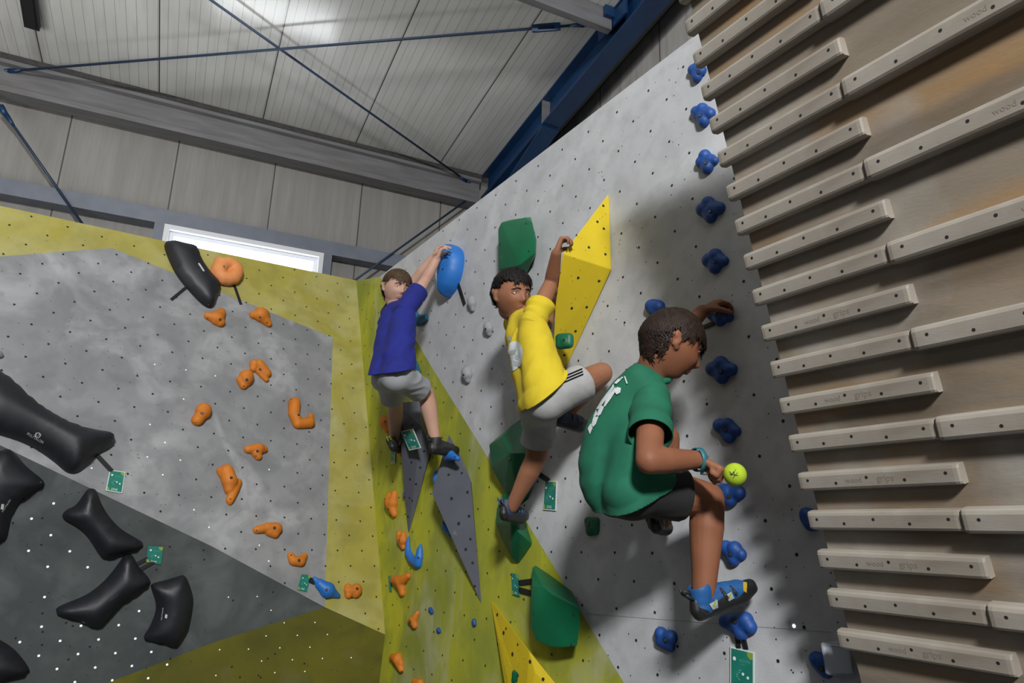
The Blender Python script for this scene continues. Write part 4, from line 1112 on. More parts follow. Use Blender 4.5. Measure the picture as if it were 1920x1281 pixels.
class Head:
    """child's head: c centre, fwd the way the face looks, up; height ~ .21 m"""
    def __init__(self, c, fwd, up, s=1.0):
        self.c = c; self.f = fwd.normalized(); self.u = (up - self.f * up.dot(self.f)).normalized(); self.r = self.f.cross(self.u).normalized(); self.s = s
    def w(self, x, y, z): return self.c + (self.r * x + self.f * y + self.u * z) * self.s
    def shape(self, d):
        """surface point (local) for a unit direction (x right, y face, z up)"""
        x, y, z = d
        sx, sy, sz = .074, .093, .106
        if z < 0:
            sx *= 1 - .30 * (-z) ** 1.4
            if y < 0: sy *= 1 - .42 * (-z)
            else: sy *= 1 - .05 * (-z)
        else:
            if y > 0: sy *= 1 - .05 * z
        p = V3((sx * x, sy * y, sz * z))
        if y > .05:
            fx, fz = p.x, p.z
            g = lambda cx_, cz_, ax, az: math.exp(-((fx - cx_) / ax) ** 2 - ((fz - cz_) / az) ** 2)
            dy = 0
            dy += .014 * g(0, -.016, .010, .022) + .011 * g(0, -.026, .010, .009)         # nose
            dy += .005 * (g(.010, -.029, .006, .006) + g(-.010, -.029, .006, .006))
            dy -= .0085 * (g(.030, .004, .014, .010) + g(-.030, .004, .014, .010))         # sockets
            dy += .0045 * (g(.030, .021, .020, .008) + g(-.030, .021, .020, .008))         # brow
            dy += .0055 * (g(.038, -.028, .020, .018) + g(-.038, -.028, .020, .018))       # cheeks
            dy += .0055 * g(0, -.051, .020, .005) + .006 * g(0, -.060, .017, .005) - .003 * g(0, -.0555, .022, .0022)
            dy -= .003 * g(0, -.070, .02, .006)
            dy += .007 * g(0, -.086, .020, .014)                                           # chin
            dy -= .004 * g(0, .02, .008, .012) * .4
            p.y += dy
        return p
    def add(self, bm, ears=True):
        N, Mr = 72, 54; base = []
        for i in range(Mr + 1):
            th = pi * i / Mr; row = []
            for j in range(N):
                ph = 2 * pi * j / N
                row.append((sin(th) * cos(ph), sin(th) * sin(ph), cos(th)))
            base.append(row)
        top = bm.verts.new(self.w(*self.shape((0, 0, 1)))); bot = bm.verts.new(self.w(*self.shape((0, 0, -1))))
        rows = [[bm.verts.new(self.w(*self.shape(d))) for d in base[i]] for i in range(1, Mr)]
        for j in range(N):
            bm.faces.new((top, rows[0][j], rows[0][(j + 1) % N])); bm.faces.new((bot, rows[-1][(j + 1) % N], rows[-1][j]))
            for i in range(len(rows) - 1): bm.faces.new((rows[i][j], rows[i + 1][j], rows[i + 1][(j + 1) % N], rows[i][(j + 1) % N]))
        bmesh.ops.recalc_face_normals(bm, faces=bm.faces)
        if ears:
            for sg in (-1, 1):
                F = Matrix((self.r, self.f, self.u)).transposed()
                add_ball(bm, self.w(sg * .0775, -.014, -.004), .001, 14, scale=(7, 15 * self.s, 25 * self.s), rot=F @ Matrix.Rotation(-sg * .35, 3, 'Z') @ Matrix.Rotation(-.2, 3, 'X'))
                add_ball(bm, self.w(sg * .083, -.021, .010), .001, 12, scale=(5, 12 * self.s, 14 * self.s), rot=F)
                add_ball(bm, self.w(sg * .072, -.006, -.026), .001, 12, scale=(7, 8 * self.s, 9 * self.s), rot=F)
    def face_y(self, fx, fz):
        z = max(-.99, min(.99, fz / .106)); best = None
        for k in range(200):
            a = pi / 2 * k / 199
            for zz in (z,):
                r = sqrt(1 - zz * zz); d = (r * cos(a), r * sin(a), zz); p = self.shape(d)
                e = abs(p.x - abs(fx))
                if best is None or e < best[0]: best = (e, p.y)
        return best[1]
    def face_parts(self, parent, brow_m, lip_m, look=(0, 0), lip_open=0.0, brow_dz=0.0):
        for sg in (-1, 1):
            ex, ez = sg * .030, .003
            y = self.face_y(ex, ez) - .0075
            gaze = V3((look[0], 1, look[1])).normalized()
            bm = bmesh.new(); bmesh.ops.create_uvsphere(bm, u_segments=20, v_segments=14, radius=.0118 * self.s)
            g = self.r * gaze.x + self.f * gaze.y + self.u * gaze.z
            vs = [v.co.copy() for v in bm.verts]; fs = [[v.index for v in f.verts] for f in bm.faces]; cs = [f.calc_center_median().normalized().dot(g) for f in bm.faces]; bm.free()
            # orient the sphere's pole along the gaze so the iris is round
            F = frame_of(g)
            c = self.w(ex, y, ez)
            vs2 = [c + F @ v for v in vs]
            mi = [1 if (F @ sum((vs[i] for i in f), V3((0, 0, 0)))).normalized().dot(g) > .88 else 0 for f in fs]
            mesh_obj('eye', vs2, fs, M_eyew, parent, smooth=True, mats=[M_eyew, M_iris], midx=mi)
            # eyelids: a thin rim of skin above and below
            for up_, th in ((1, .0030), (-1, .0022)):
                bm = bmesh.new(); pts = []
                for k in range(9):
                    a = -1 + 2 * k / 8
                    xx = ex + a * .0135; zz = ez + up_ * (.0066 if up_ > 0 else .0055) * (1 - a * a) + (.0 if up_ > 0 else -.0)
                    pts.append((self.w(xx, y + .0118 * sqrt(max(.05, 1 - (a * .85) ** 2 - .25)) + .0005, zz), th * self.s))
                chain(bm, pts, 8)
                bm_obj('eyelid', bm, lip_m[1], parent)
            bm = bmesh.new(); pts = []
            for k in range(8):
                a = k / 7; fx = sg * (.014 + .031 * a); fz = .0205 + brow_dz + .0045 * sin(pi * min(1, a * 1.15)) - .004 * a
                pts.append((self.w(fx, self.face_y(fx, fz) + .0012, fz), (.0036 - .0018 * a) * self.s))
            chain(bm, pts, 8); bm_obj('eyebrow', bm, brow_m, parent)
        bm = bmesh.new()
        for zc_, th in ((-.0515, .0036), (-.0595, .0044)):
            pts = []
            for k in range(9):
                a = -1 + 2 * k / 8; fx = a * .019; fz = zc_ + (.0035 * a * a if zc_ < -.055 else -.0030 * a * a)
                pts.append((self.w(fx, self.face_y(fx, fz) - .0022, fz), th * (1 - .55 * a * a) * self.s))
            chain(bm, pts, 8)
        bm_obj('lips', bm, lip_m[0], parent)
    def hair(self, parent, m, hairline, length, lift, seed, n=900, comb=(0, .2, -1), wid=.0075, cap=.010, crown=(-.01, -.35, .94)):
        """scalp cap plus many tapered locks in one mesh; hairline(x, y, z of unit direction) -> bool"""
        R_ = random.Random(seed)
        def hl_(x, y, z):
            if abs(x) > .6 and -.36 < y < .22 and z < .24: return False
            return hairline(x, y, z)
        verts, faces = [], []
        N, Mr = 56, 40; idx = {}
        for i in range(Mr + 1):
            th = pi * i / Mr
            for j in range(N):
                ph = 2 * pi * j / N; d = V3((sin(th) * cos(ph), sin(th) * sin(ph), cos(th)))
                p = self.shape(d); k = 1 + cap / p.length * (1 + .5 * noise.noise(d * 5 + V3((seed, 0, 0))))
                idx[i, j] = len(verts); verts.append(self.w(*(p * k)))
        for i in range(Mr):
            for j in range(N):
                th = pi * (i + .5) / Mr; ph = 2 * pi * (j + .5) / N
                if hl_(sin(th) * cos(ph), sin(th) * sin(ph), cos(th)):
                    faces.append((idx[i, j], idx[i + 1, j], idx[i + 1, (j + 1) % N], idx[i, (j + 1) % N]))
        C = V3(crown).normalized(); tries = 0; made = 0
        while made < n and tries < n * 30:
            tries += 1
            d = V3((R_.gauss(0, 1), R_.gauss(0, 1), R_.gauss(0, 1))).normalized()
            if not hl_(*d): continue
            made += 1
            nrm = d; away = d - C * d.dot(C)
            away = (away.normalized() if away.length > .05 else V3((R_.uniform(-1, 1), 1, 0)).normalized())
            t = (away * 1.0 + V3(comb) * .8 + V3((R_.gauss(0, .13), R_.gauss(0, .13), R_.gauss(0, .13))) + 1.3 * V3((noise.noise(d * 3.1 + V3((seed, 0, 0))), noise.noise(d * 3.1 + V3((0, seed, 5))), noise.noise(d * 3.1 + V3((9, 2, seed))))) * .5)
            t = (t - nrm * t.dot(nrm)).normalized()
            L = (length(*d) if callable(length) else length) * R_.uniform(.7, 1.2)
            wk = 1.0
            if abs(d.x) > .5 and d.z < .6: L *= .7; wk = .5; t = (t + V3((0, -.9, 0))).normalized()
            p0 = self.shape(d); p0 = p0 * (1 + (cap * .6) / p0.length)
            s_ = nrm.cross(t).normalized(); w_ = wid * wk * R_.uniform(.6, 1.3)
            lf = lift * R_.uniform(.5, 1.5)
            base_i = len(verts); ns = 5
            for q in range(ns):
                u = q / (ns - 1)
                # follow the skull: re-project the direction
                dd = (p0 + t * (L * u)); dn = dd.normalized(); rad = self.shape(dn).length
                pp = dn * (rad + cap * .95 + lf * sin(pi * min(1, u * .8 + .1)) * .8)
                ww = w_ * (1 - u) ** .6 * (.75 + .25 * (u < .1)) + .0006
                for sx_, nz in ((-1, 0), (0, .8), (1, 0)):
                    verts.append(self.w(*(pp + s_ * (ww * sx_ * .5) + dn * (ww * .35 * nz))))
            for q in range(ns - 1):
                a = base_i + q * 3; b = a + 3
                faces += [(a, a + 1, b + 1, b), (a + 1, a + 2, b + 2, b + 1)]
        return mesh_obj('hair', verts, faces, m, parent, smooth=True)

def torso_cloth(bm, spec):
    for pts in spec: chain(bm, pts, 16)

def wrinkle(bm, axis, amp, freq, seed, where=None):
    """soft cloth folds: long ridges lying across `axis`"""
    axis = axis.normalized(); bm.normal_update()
    for v in bm.verts:
        w_ = noise.noise(v.co * 5 + V3((seed, 0, seed))) * .05
        a = v.co.dot(axis) + w_; q = v.co - axis * v.co.dot(axis)
        n1 = noise.noise(q * (freq * .16) + axis * (a * freq) + V3((seed, seed * .7, 0)))
        n2 = noise.noise(q * (freq * .3) + axis * (a * freq * 2.1) + V3((0, seed, 3)))
        m_ = .35 + .65 * max(0, min(1, .5 + 1.6 * noise.noise(v.co * 6 + V3((3, seed, 1)))))
        v.co += v.normal * (amp * m_ * ((1 - abs(n1) * 2.4) * .75 + n2 * .45 - .2))

def cut_limb(bm, P, n, R=.13): 
    n = n.normalized()
    C = P + n * (R * .6)
    g_ = [f for f in bm.faces if (f.calc_center_median() - C).length < R]
    es = {e for f in g_ for e in f.edges}; vs = {v for f in g_ for v in f.verts}
    bmesh.ops.bisect_plane(bm, geom=list(vs) + list(es) + g_, plane_co=P, plane_no=n)
    kill = [f for f in bm.faces if (f.calc_center_median() - C).length < R and (f.calc_center_median() - P).dot(n) > 0]
    bmesh.ops.delete(bm, geom=kill, context='FACES')

def fit_over(outer, inner, gap=.009):
    """ease a garment outwards wherever the one beneath would show through"""
    bv_ = bvh_of(inner); base = world_loc(outer)
    for v in outer.data.vertices:
        p = v.co + base
        loc, nrm, idx, dist = bv_.find_nearest(p, .10)
        if loc is None: continue
        s_ = (p - loc).dot(nrm)
        if s_ < gap and (s_ > -.05): v.co += nrm * (gap - s_)
    outer.data.update()

def sleeve(parent, S, E_, frac, r0, r1, m, seed, amp=.006):
    bm = bmesh.new(); d_ = (E_ - S).normalized()
    chain(bm, [(S - d_ * .01, r0), (S.lerp(E_, frac * .5), (r0 + r1) / 2), (S.lerp(E_, frac), r1), (S.lerp(E_, frac + .15), r1 * 1.02)], 18)
    bm = remesh(bm, .005, 25); wrinkle(bm, d_, amp, 16, seed)
    cut_open(bm, S.lerp(E_, frac), d_)
    o = bm_obj('sleeve', bm, m, parent); thicken(o, .003)
    return o

def shoe(parent, heel, toe, up, m_up, m_sole, m_strap, side_hint, s=1.0, extra=None, loop=True, accents=()):
    """climbing shoe: down-turned upper, rubber sole, closure straps, heel loop"""
    d = (toe - heel); L = d.length; d.normalize(); up = (up - d * up.dot(d)).normalized(); sd = d.cross(up).normalized()
    P = lambda a, b, c: heel + d * (a * L) + up * (b * s) + sd * (c * s)
    bm = bmesh.new()
    chain(bm, [(P(.10, .030, 0), .029 * s), (P(.30, .034, 0), .029 * s), (P(.55, .030, 0), .031 * s), (P(.74, .022, .003), .029 * s), (P(.92, .012, .004), .018 * s)], 16)
    chain(bm, [(P(.14, .05, 0), .031 * s), (P(.18, .075, 0), .034 * s)], 16)
    chain(bm, [(P(.30, .052, 0), .026 * s), (P(.58, .036, 0), .025 * s)], 14)
    bm = remesh(bm, .0045, 4)
    cut_open(bm, P(.17, .088, 0), up, .08)
    o = bm_obj('climbing_shoe', bm, m_up, parent)
    thicken(o, .003)
    bm = bmesh.new()
    chain(bm, [(P(.04, .018, 0), .022 * s), (P(.28, .012, 0), .022 * s), (P(.55, .008, 0), .026 * s), (P(.76, .004, .003), .028 * s), (P(.97, .004, .004), .017 * s)], 14)
    chain(bm, [(P(.02, .03, 0), .022 * s), (P(.04, .05, 0), .018 * s)], 12)
    chain(bm, [(P(.72, .016, .003), .029 * s), (P(.95, .014, .004), .0205 * s)], 12)
    bm = remesh(bm, .0045, 3)
    bm_obj('rubber_sole', bm, m_sole, o)
    for a, hh in ((.40, .060), (.56, .050)):
        bm = bmesh.new(); pts = []
        for k in range(9):
            t = -1.25 + 2.5 * k / 8
            pts.append((P(a + .03 * t, hh * cos(t * .9) + .004, .033 * sin(t)), .0055 * s))
        chain(bm, pts, 8); bm_obj('strap', bm, m_strap, o)
    if loop:
        bm = bmesh.new()
        for c in (-.008, .010):
            pts = [(P(.0, .060, c), .003), (P(-.09, .085, c), .0032), (P(-.10, .098, c), .0032), (P(-.02, .080, c), .003)]
            chain(bm, pts, 8)
        bm_obj('pull_loop', bm, m_strap, o)
    return o

def fill(poly, step=1.8):
    """a printed shape as small triangles that can follow cloth"""
    pin = []
    for i in range(len(poly)):
        p_, q_ = poly[i], poly[(i + 1) % len(poly)]; k = max(1, int(sqrt((q_[0] - p_[0]) ** 2 + (q_[1] - p_[1]) ** 2) / step))
        pin += [V3((p_[0] + (q_[0] - p_[0]) * t / k, p_[1] + (q_[1] - p_[1]) * t / k, 0)).xy for t in range(k)]
    n0 = len(pin); lp = [(v.x, v.y) for v in pin]
    yy = min(p[1] for p in poly)
    while yy < max(p[1] for p in poly):
        xx = min(p[0] for p in poly)
        while xx < max(p[0] for p in poly):
            if inside((xx, yy), lp) and edge_dist((xx, yy), lp) > step * .5: pin.append(V3((xx, yy, 0)).xy)
            xx += step
        yy += step
    vs, es, fs, *_ = delaunay_2d_cdt(pin, [], [list(range(n0))], 1, 1e-5)
    return [[(vs[i].x, vs[i].y) for i in f] for f in fs]

def person(name_loc, label): return tag(empty('person', name_loc), label, 'person')
def MP(x, y, o): return PM.at(x, y, o)
MV = PM.vec

# ================================================================= the boy in blue
SK1 = skin('fair_skin', (.52, .315, .235), (.47, .27, .20)); LIP1 = (mat('lip_pink', (.45, .20, .17), .45), SK1)
b = {}
b['head'] = MP(743, 541, .30)
b['rS'] = MP(761, 580, .33); b['lS'] = MP(731, 586, .24)
b['neck'] = (b['rS'] + b['lS']) / 2 + V3((0, 0, .03))
b['rE'] = MP(797, 527, .20); b['rW'] = MP(819, 486, .16)
b['lE'] = MP(783, 520, .17); b['lW'] = MP(811, 484, .13)
b['rH'] = MP(749, 705, .42); b['lH'] = MP(727, 706, .36)
b['rK'] = MP(799, 738, .20); b['rA'] = MP(817, 830, .13)
b['lK'] = MP(741, 762, .22); b['lA'] = MP(740, 834, .12)
p1 = person(b['lA'], 'boy in a blue t-shirt and grey shorts reaching up to the blue macro')
bm = bmesh.new()
hd1 = Head(b['head'], (RB * .83 + RX * .54 - RU * .02), V3((0, 0, 1)) + RX * .05, .98)
hd1.add(bm)
chain(bm, [(hd1.w(0, -.022, -.06), .046), (b['neck'], .050)], 14)
chain(bm, [(b['lS'], .040), (b['neck'] - V3((0, 0, .05)), .045), (b['rS'], .040)], 14)
for S, E_, W_, H, K, A in (('rS', 'rE', 'rW', 'rH', 'rK', 'rA'), ('lS', 'lE', 'lW', 'lH', 'lK', 'lA')):
    chain(bm, [(b[S], .042), (b[S].lerp(b[E_], .5), .037), (b[E_], .031), (b[E_].lerp(b[W_], .3), .032), (b[W_], .022)], 14)
    chain(bm, [(b[H], .066), (b[H].lerp(b[K], .5), .056), (b[K], .044), (b[K].lerp(b[A], .28), .044), (b[K].lerp(b[A], .75), .032), (b[A], .028)], 16)
mid = (b['rH'] + b['lH']) / 2; ch_ = (b['rS'] + b['lS']) / 2
for s in ('r', 'l'): chain(bm, [(b[s + 'S'].lerp(ch_, .35) - V3((0, 0, .07)), .055), (b[s + 'H'].lerp(mid, .3) + V3((0, 0, .06)), .055)], 14)
g1 = MP(834, 462, .03); g2 = MP(826, 470, .03)
hand(bm, b['rW'], MP(829, 464, .15) - b['rW'], RX * .8 - PM.n * .5 - V3((0, 0, .5)), 1, .6, .92)
hand(bm, b['lW'], MP(822, 463, .11) - b['lW'], RX * .6 - PM.n * .6 - V3((0, 0, .6)), -1, .5, .92, thumb_curl=.0)
bm = remesh(bm, .0042, 4)
body1 = bm_obj('body', bm, SK1, p1)
hd1.face_parts(p1, M_brow1, LIP1, look=(-.25, .02))
hd1.hair(p1, M_hairb, lambda x, y, z: (z > .52 - .12 * abs(x) if y > .35 else (z > .05 + .55 * y if y > 0 else z > -.38 + .15 * y)) , lambda x, y, z: .05 if y > .2 else .04, .003, 11, n=1600, comb=(-.25, .55, -.35))
M_shirtb = mat('royal_blue_cotton', (.008, .015, .21), .85, color2=(.007, .012, .17), scale=12, bump=.05, bscale=500)
bm = bmesh.new()
dn = (mid - ch_).normalized()
sd = (b['rS'] - b['lS']).normalized()
hemr = b['rH'] + V3((0, 0, .015)); heml = b['lH'] + V3((0, 0, .015))
back = PM.n
chain(bm, [(b['lS'] + dn * .005, .052), (b['lS'].lerp(b['rS'], .5) + V3((0, 0, .004)) , .060), (b['rS'] + dn * .005, .052)], 16)
for s, o in (('r', 1), ('l', -1)):
    top = b[s + 'S'] - sd * (.035 * o) + dn * .08
    chain(bm, [(top, .070), (top.lerp(hemr if s == 'r' else heml, .5) + back * .010, .078), ((hemr if s == 'r' else heml) - sd * (.02 * o) + dn * .02, .094), ((hemr if s == 'r' else heml) - sd * (.01 * o) + dn * .09, .102)], 16)
chain(bm, [(ch_ + dn * .01 + back * .01, .062), (ch_ + dn * .08 + back * .02, .072), (mid + back * .035 - dn * .02, .094), (mid + back * .04 + dn * .08, .102)], 16)
bm = remesh(bm, .006, 80)
wrinkle(bm, RX * .8 - RU * .6, .010, 19, 3.1)
cut_open(bm, MP(738, 697, .44), RX * .14 - RU)
cut_open(bm, b['neck'] + V3((0, 0, .022)), V3((0, 0, 1)), .075)
sh1 = thicken(bm_obj('t_shirt', bm, M_shirtb, p1), .004)
sleeve(sh1, b['rS'], b['rE'], .62, .054, .060, M_shirtb, 1.3); sleeve(sh1, b['lS'], b['lE'], .5, .052, .056, M_shirtb, 2.3)
M_shortg = mat('grey_jersey_shorts', (.33, .335, .355), .85, color2=(.28, .285, .305), scale=14, bump=.05, bscale=500)
bm = bmesh.new()
chain(bm, [(b['lH'] + V3((0, 0, .02)), .074), (b['rH'] + V3((0, 0, .02)), .074)], 16)
chain(bm, [(b['lH'] + back * .018 - V3((0, 0, .015)), .074), (mid + back * .022 - V3((0, 0, .015)), .076), (b['rH'] + back * .018 - V3((0, 0, .015)), .074)], 16)
for s, f_ in (('r', .74), ('l', .70)):
    chain(bm, [(b[s + 'H'], .076), (b[s + 'H'].lerp(b[s + 'K'], .5), .068), (b[s + 'H'].lerp(b[s + 'K'], f_ + .1), .073)], 16)
bm = remesh(bm, .006, 40)
wrinkle(bm, RX * .3 + RU * .9, .007, 20, 8.2)
cut_limb(bm, b['rH'].lerp(b['rK'], .74), b['rK'] - b['rH']); cut_limb(bm, b['lH'].lerp(b['lK'], .70), b['lK'] - b['lH'])
so1 = thicken(bm_obj('shorts', bm, M_shortg, p1), .004); fit_over(sh1, so1)
M_shk = mat('black_shoe_upper', (.012, .012, .013), .6, color2=(.02, .02, .021), scale=30)
M_sole = mat('black_rubber', (.010, .010, .011), .5)
M_lime = mat('lime_strap', (.30, .33, .03), .6)
shoe(p1, MP(810, 851, .20), MP(857, 848, .04), V3((0, 0, 1)) + PM.n * .35, M_shk, M_sole, M_shk, None, .92)
shoe(p1, MP(738, 846, .20), MP(750, 844, .04), V3((0, 0, 1)) + PM.n * .5, M_shk, M_sole, M_lime, None, .88)

# ================================================================= the boy in yellow
SK2 = skin('tan_skin', (.30, .135, .075), (.25, .105, .055)); LIP2 = (mat('lip_brown', (.25, .095, .075), .45), SK2)
y = {}
y['head'] = MP(960, 554, .31)
y['rS'] = MP(1000, 603, .33); y['lS'] = MP(967, 607, .21)
y['neck'] = (y['rS'] + y['lS']) / 2 + V3((0, 0, .03)) + PM.h * .0
y['rE'] = MP(1034, 530, .22); y['rW'] = MP(1043, 475, .28)
y['lE'] = MP(1024, 604, .20); y['lW'] = MP(1034, 556, .10)
y['rH'] = MP(1029, 749, .34); y['lH'] = MP(1013, 762, .26)
y['rK'] = MP(1128, 700, .10); y['rA'] = MP(1062, 776, .13)
y['lK'] = MP(1006, 858, .18); y['lA'] = MP(960, 950, .20)
p2 = person(y['lA'], 'boy in a yellow t-shirt and white shorts in mid climb, right knee raised high')
bm = bmesh.new()
hd2 = Head(y['head'], (RB * .86 + RX * .50 - RU * .0), V3((0, 0, 1)) - RX * .10, 1.0)
hd2.add(bm)
chain(bm, [(hd2.w(0, -.022, -.06), .046), (y['neck'], .052)], 14)
chain(bm, [(y['lS'], .040), (y['neck'] - V3((0, 0, .05)), .045), (y['rS'], .040)], 14)
for S, E_, W_, H, K, A in (('rS', 'rE', 'rW', 'rH', 'rK', 'rA'), ('lS', 'lE', 'lW', 'lH', 'lK', 'lA')):
    chain(bm, [(y[S], .042), (y[S].lerp(y[E_], .5), .036), (y[E_], .031), (y[E_].lerp(y[W_], .3), .031), (y[W_], .022)], 14)
    chain(bm, [(y[H], .068), (y[H].lerp(y[K], .5), .056), (y[K], .044), (y[K].lerp(y[A], .28), .043), (y[K].lerp(y[A], .75), .031), (y[A], .027)], 16)
mid = (y['rH'] + y['lH']) / 2; ch_ = (y['rS'] + y['lS']) / 2
for s in ('r', 'l'): chain(bm, [(y[s + 'S'].lerp(ch_, .35) - V3((0, 0, .07)), .055), (y[s + 'H'].lerp(mid, .3) + V3((0, 0, .06)), .055)], 14)
hand(bm, y['rW'], MP(1050, 456, .27) - y['rW'], RX * .9 - V3((0, 0, .5)), 1, 1.0, .95)
hand(bm, y['lW'], MP(1040, 530, .10) - y['lW'], RX * .8 + RB * -.4, -1, .5, .95)
bm = remesh(bm, .0042, 4)
bm_obj('body', bm, SK2, p2)
hd2.face_parts(p2, M_brow2, LIP2, look=(-.35, .02), brow_dz=.001)
hd2.hair(p2, M_hairk, lambda x, y_, z: (z > .56 - .10 * abs(x) if y_ > .35 else (z > .08 + .6 * y_ if y_ > 0 else z > -.30 + .15 * y_)), .034, .006, 23, n=1600, comb=(.1, .35, .1))
M_shirty = mat('yellow_cotton', (.60, .455, .014), .85, color2=(.53, .40, .012), scale=12, bump=.05, bscale=500)
dn = (mid - ch_).normalized(); sd = (y['rS'] - y['lS']).normalized()
bm = bmesh.new()
hemr, heml = y['rH'] + V3((0, 0, .03)), y['lH'] + V3((0, 0, .03))
chain(bm, [(y['lS'] + dn * .005, .052), (y['lS'].lerp(y['rS'], .5) + V3((0, 0, .004)), .060), (y['rS'] + dn * .005, .052)], 16)
for s, o in (('r', 1), ('l', -1)):
    top = y[s + 'S'] - sd * (.035 * o) + dn * .08; he = hemr if s == 'r' else heml
    chain(bm, [(top, .070), (top.lerp(he, .5) + back * .008, .076), (he - sd * (.02 * o) + dn * .02, .092), (he - sd * (.01 * o) + dn * .09, .098)], 16)
chain(bm, [(ch_ + dn * .01 + back * .012, .062), (ch_ + dn * .08 + back * .025, .072), (mid + back * .012 - dn * .02, .088), (mid + back * .012 + dn * .08, .094)], 16)
bm = remesh(bm, .006, 80)
wrinkle(bm, RX * .85 - RU * .5, .012, 17, 5.7)
cut_open(bm, MP(1017, 744, .36), RX * .60 - RU * .80)
cut_open(bm, y['neck'] + V3((0, 0, .022)), V3((0, 0, 1)), .075)
sh2 = bm_obj('t_shirt', bm, M_shirty, p2)
sleeve(sh2, y['rS'], y['rE'], .42, .050, .056, M_shirty, 4.1, .010); sleeve(sh2, y['lS'], y['lE'], .5, .05, .056, M_shirty, 5.1)
M_prw = mat('white_shirt_print', (.62, .65, .66), .7, color2=(.52, .55, .56), scale=40)
M_prg = mat('grey_shirt_print', (.36, .40, .40), .7)
bv = bvh_of(sh2)
disc_ = fill([(962 + 17 * cos(k * pi / 16) - 6 * sin(k * pi / 16), 668 + 28 * sin(k * pi / 16) + 4 * cos(k * pi / 16)) for k in range(32)], 1.6)
decal('back_print', bv, disc_, M_prw, sh2, lift=.006)
decal('back_print', bv, subdiv_quad([(956, 658), (968, 655), (966, 664), (955, 666)], 4, 2) + subdiv_quad([(966, 664), (974, 668), (972, 676), (965, 672)], 3, 3) + subdiv_quad([(962, 676), (978, 680), (975, 688), (964, 686)], 4, 2), M_prg, sh2, lift=.008)
decal('neck_print', bv, subdiv_quad([(951, 632), (957, 630), (959, 638), (953, 640)], 2, 2), M_prg, sh2, lift=.003)
thicken(sh2, .004)
M_stripe = mat('black_stripe', (.006, .006, .007), .9, spec=.1)
M_shortw = mat('white_sports_shorts', (.36, .36, .355), .75, color2=(.31, .31, .305), scale=14, bump=.04, bscale=400)
bm = bmesh.new()
chain(bm, [(y['lH'] + V3((0, 0, .02)), .074), (y['rH'] + V3((0, 0, .02)), .074)], 16)
chain(bm, [(y['lH'] + back * .018 - V3((0, 0, .015)), .074), (mid + back * .022 - V3((0, 0, .015)), .076), (y['rH'] + back * .018 - V3((0, 0, .015)), .074)], 16)
chain(bm, [(y['rH'], .077), (y['rH'].lerp(y['rK'], .4), .071), (y['rH'].lerp(y['rK'], .72), .076)], 16)
chain(bm, [(y['lH'], .076), (y['lH'].lerp(y['lK'], .5), .070), (y['lH'].lerp(y['lK'], .80), .076)], 16)
bm = remesh(bm, .006, 40)
wrinkle(bm, RX * .4 + RU * .9, .008, 18, 2.2)
cut_limb(bm, y['rH'].lerp(y['rK'], .62), y['rK'] - y['rH']); cut_limb(bm, y['lH'].lerp(y['lK'], .68), y['lK'] - y['lH'])
so2 = bm_obj('shorts', bm, M_shortw, p2)
bv = bvh_of(so2)
for k in range(3):
    t0 = k * .30
    P0 = lambda u, v: (1043 + (1092 - 1043) * u + v * 3.0, 712 + (691 - 712) * u + 17 * v + (1 - u) * v * 0)
    q = [P0(0, t0 - .06), P0(1, t0 - .06), P0(1, t0 + .10), P0(0, t0 + .10)]
    decal('stripe', bv, subdiv_quad(q, 24, 3), M_stripe, so2, lift=.0025)
thicken(so2, .004); fit_over(sh2, so2)
M_navy = mat('navy_shoe_upper', (.012, .022, .05), .6, color2=(.02, .035, .075), scale=24)
M_steelb = mat('steel_blue_strap', (.05, .085, .14), .6)
s2 = shoe(p2, MP(1042, 798, .19), MP(1100, 803, .035), V3((0, 0, 1)) + PM.n * .3, M_navy, M_sole, M_steelb, None, .95, loop=False)
bv = bvh_of(s2); print_text('shoe_print', 'Red Chili', bv, s2, M_prw, (1043, 794), (1058, 802), 3.4, lift=.004)
s2b = shoe(p2, MP(945, 976, .24), MP(985, 972, .06), V3((0, 0, 1)) + PM.n * .3, M_navy, M_sole, M_steelb, None, .95)

# ================================================================= the boy in green
SK3 = skin('warm_tan_skin', (.25, .10, .052), (.20, .078, .04)); LIP3 = (mat('lip_tan', (.26, .09, .07), .45), SK3)
g = {}
g['head'] = MP(1258, 647, .33)
g['rS'] = MP(1221, 748, .40); g['lS'] = MP(1190, 740, .26)
g['neck'] = MP(1222, 697, .36)
g['rE'] = MP(1217, 864, .53); g['rW'] = MP(1312, 862, .36)
g['lE'] = MP(1262, 640, .20); g['lW'] = MP(1317, 584, .09)
g['rH'] = MP(1196, 915, .42); g['lH'] = MP(1166, 916, .32)
g['rK'] = MP(1327, 935, .19); g['rA'] = MP(1319, 1128, .22)
g['lK'] = MP(1248, 822, .13); g['lA'] = MP(1242, 975, .16)
p3 = person(g['rA'], 'boy in a green t-shirt crouching on the wall with a tennis ball on a stick')
bm = bmesh.new()
fwd3 = (RX * .86 - RB * .10 - RU * .42)
hd3 = Head(g['head'], fwd3, V3((0, 0, 1)) + RX * .25, 1.02)
hd3.add(bm)
chain(bm, [(hd3.w(0, -.03, -.05), .048), (g['neck'], .052), (g['rS'].lerp(g['lS'], .5), .055)], 14)
chain(bm, [(g['lS'], .046), (g['rS'].lerp(g['lS'], .5), .06), (g['rS'], .046)], 14)
chain(bm, [(g['rS'], .045), (g['rS'].lerp(g['rE'], .5), .041), (g['rE'], .037), (g['rE'].lerp(g['rW'], .3), .037), (g['rW'], .025)], 16)
chain(bm, [(g['lS'], .042), (g['lE'], .034), (g['lE'].lerp(g['lW'], .3), .034), (g['lW'], .024)], 14)
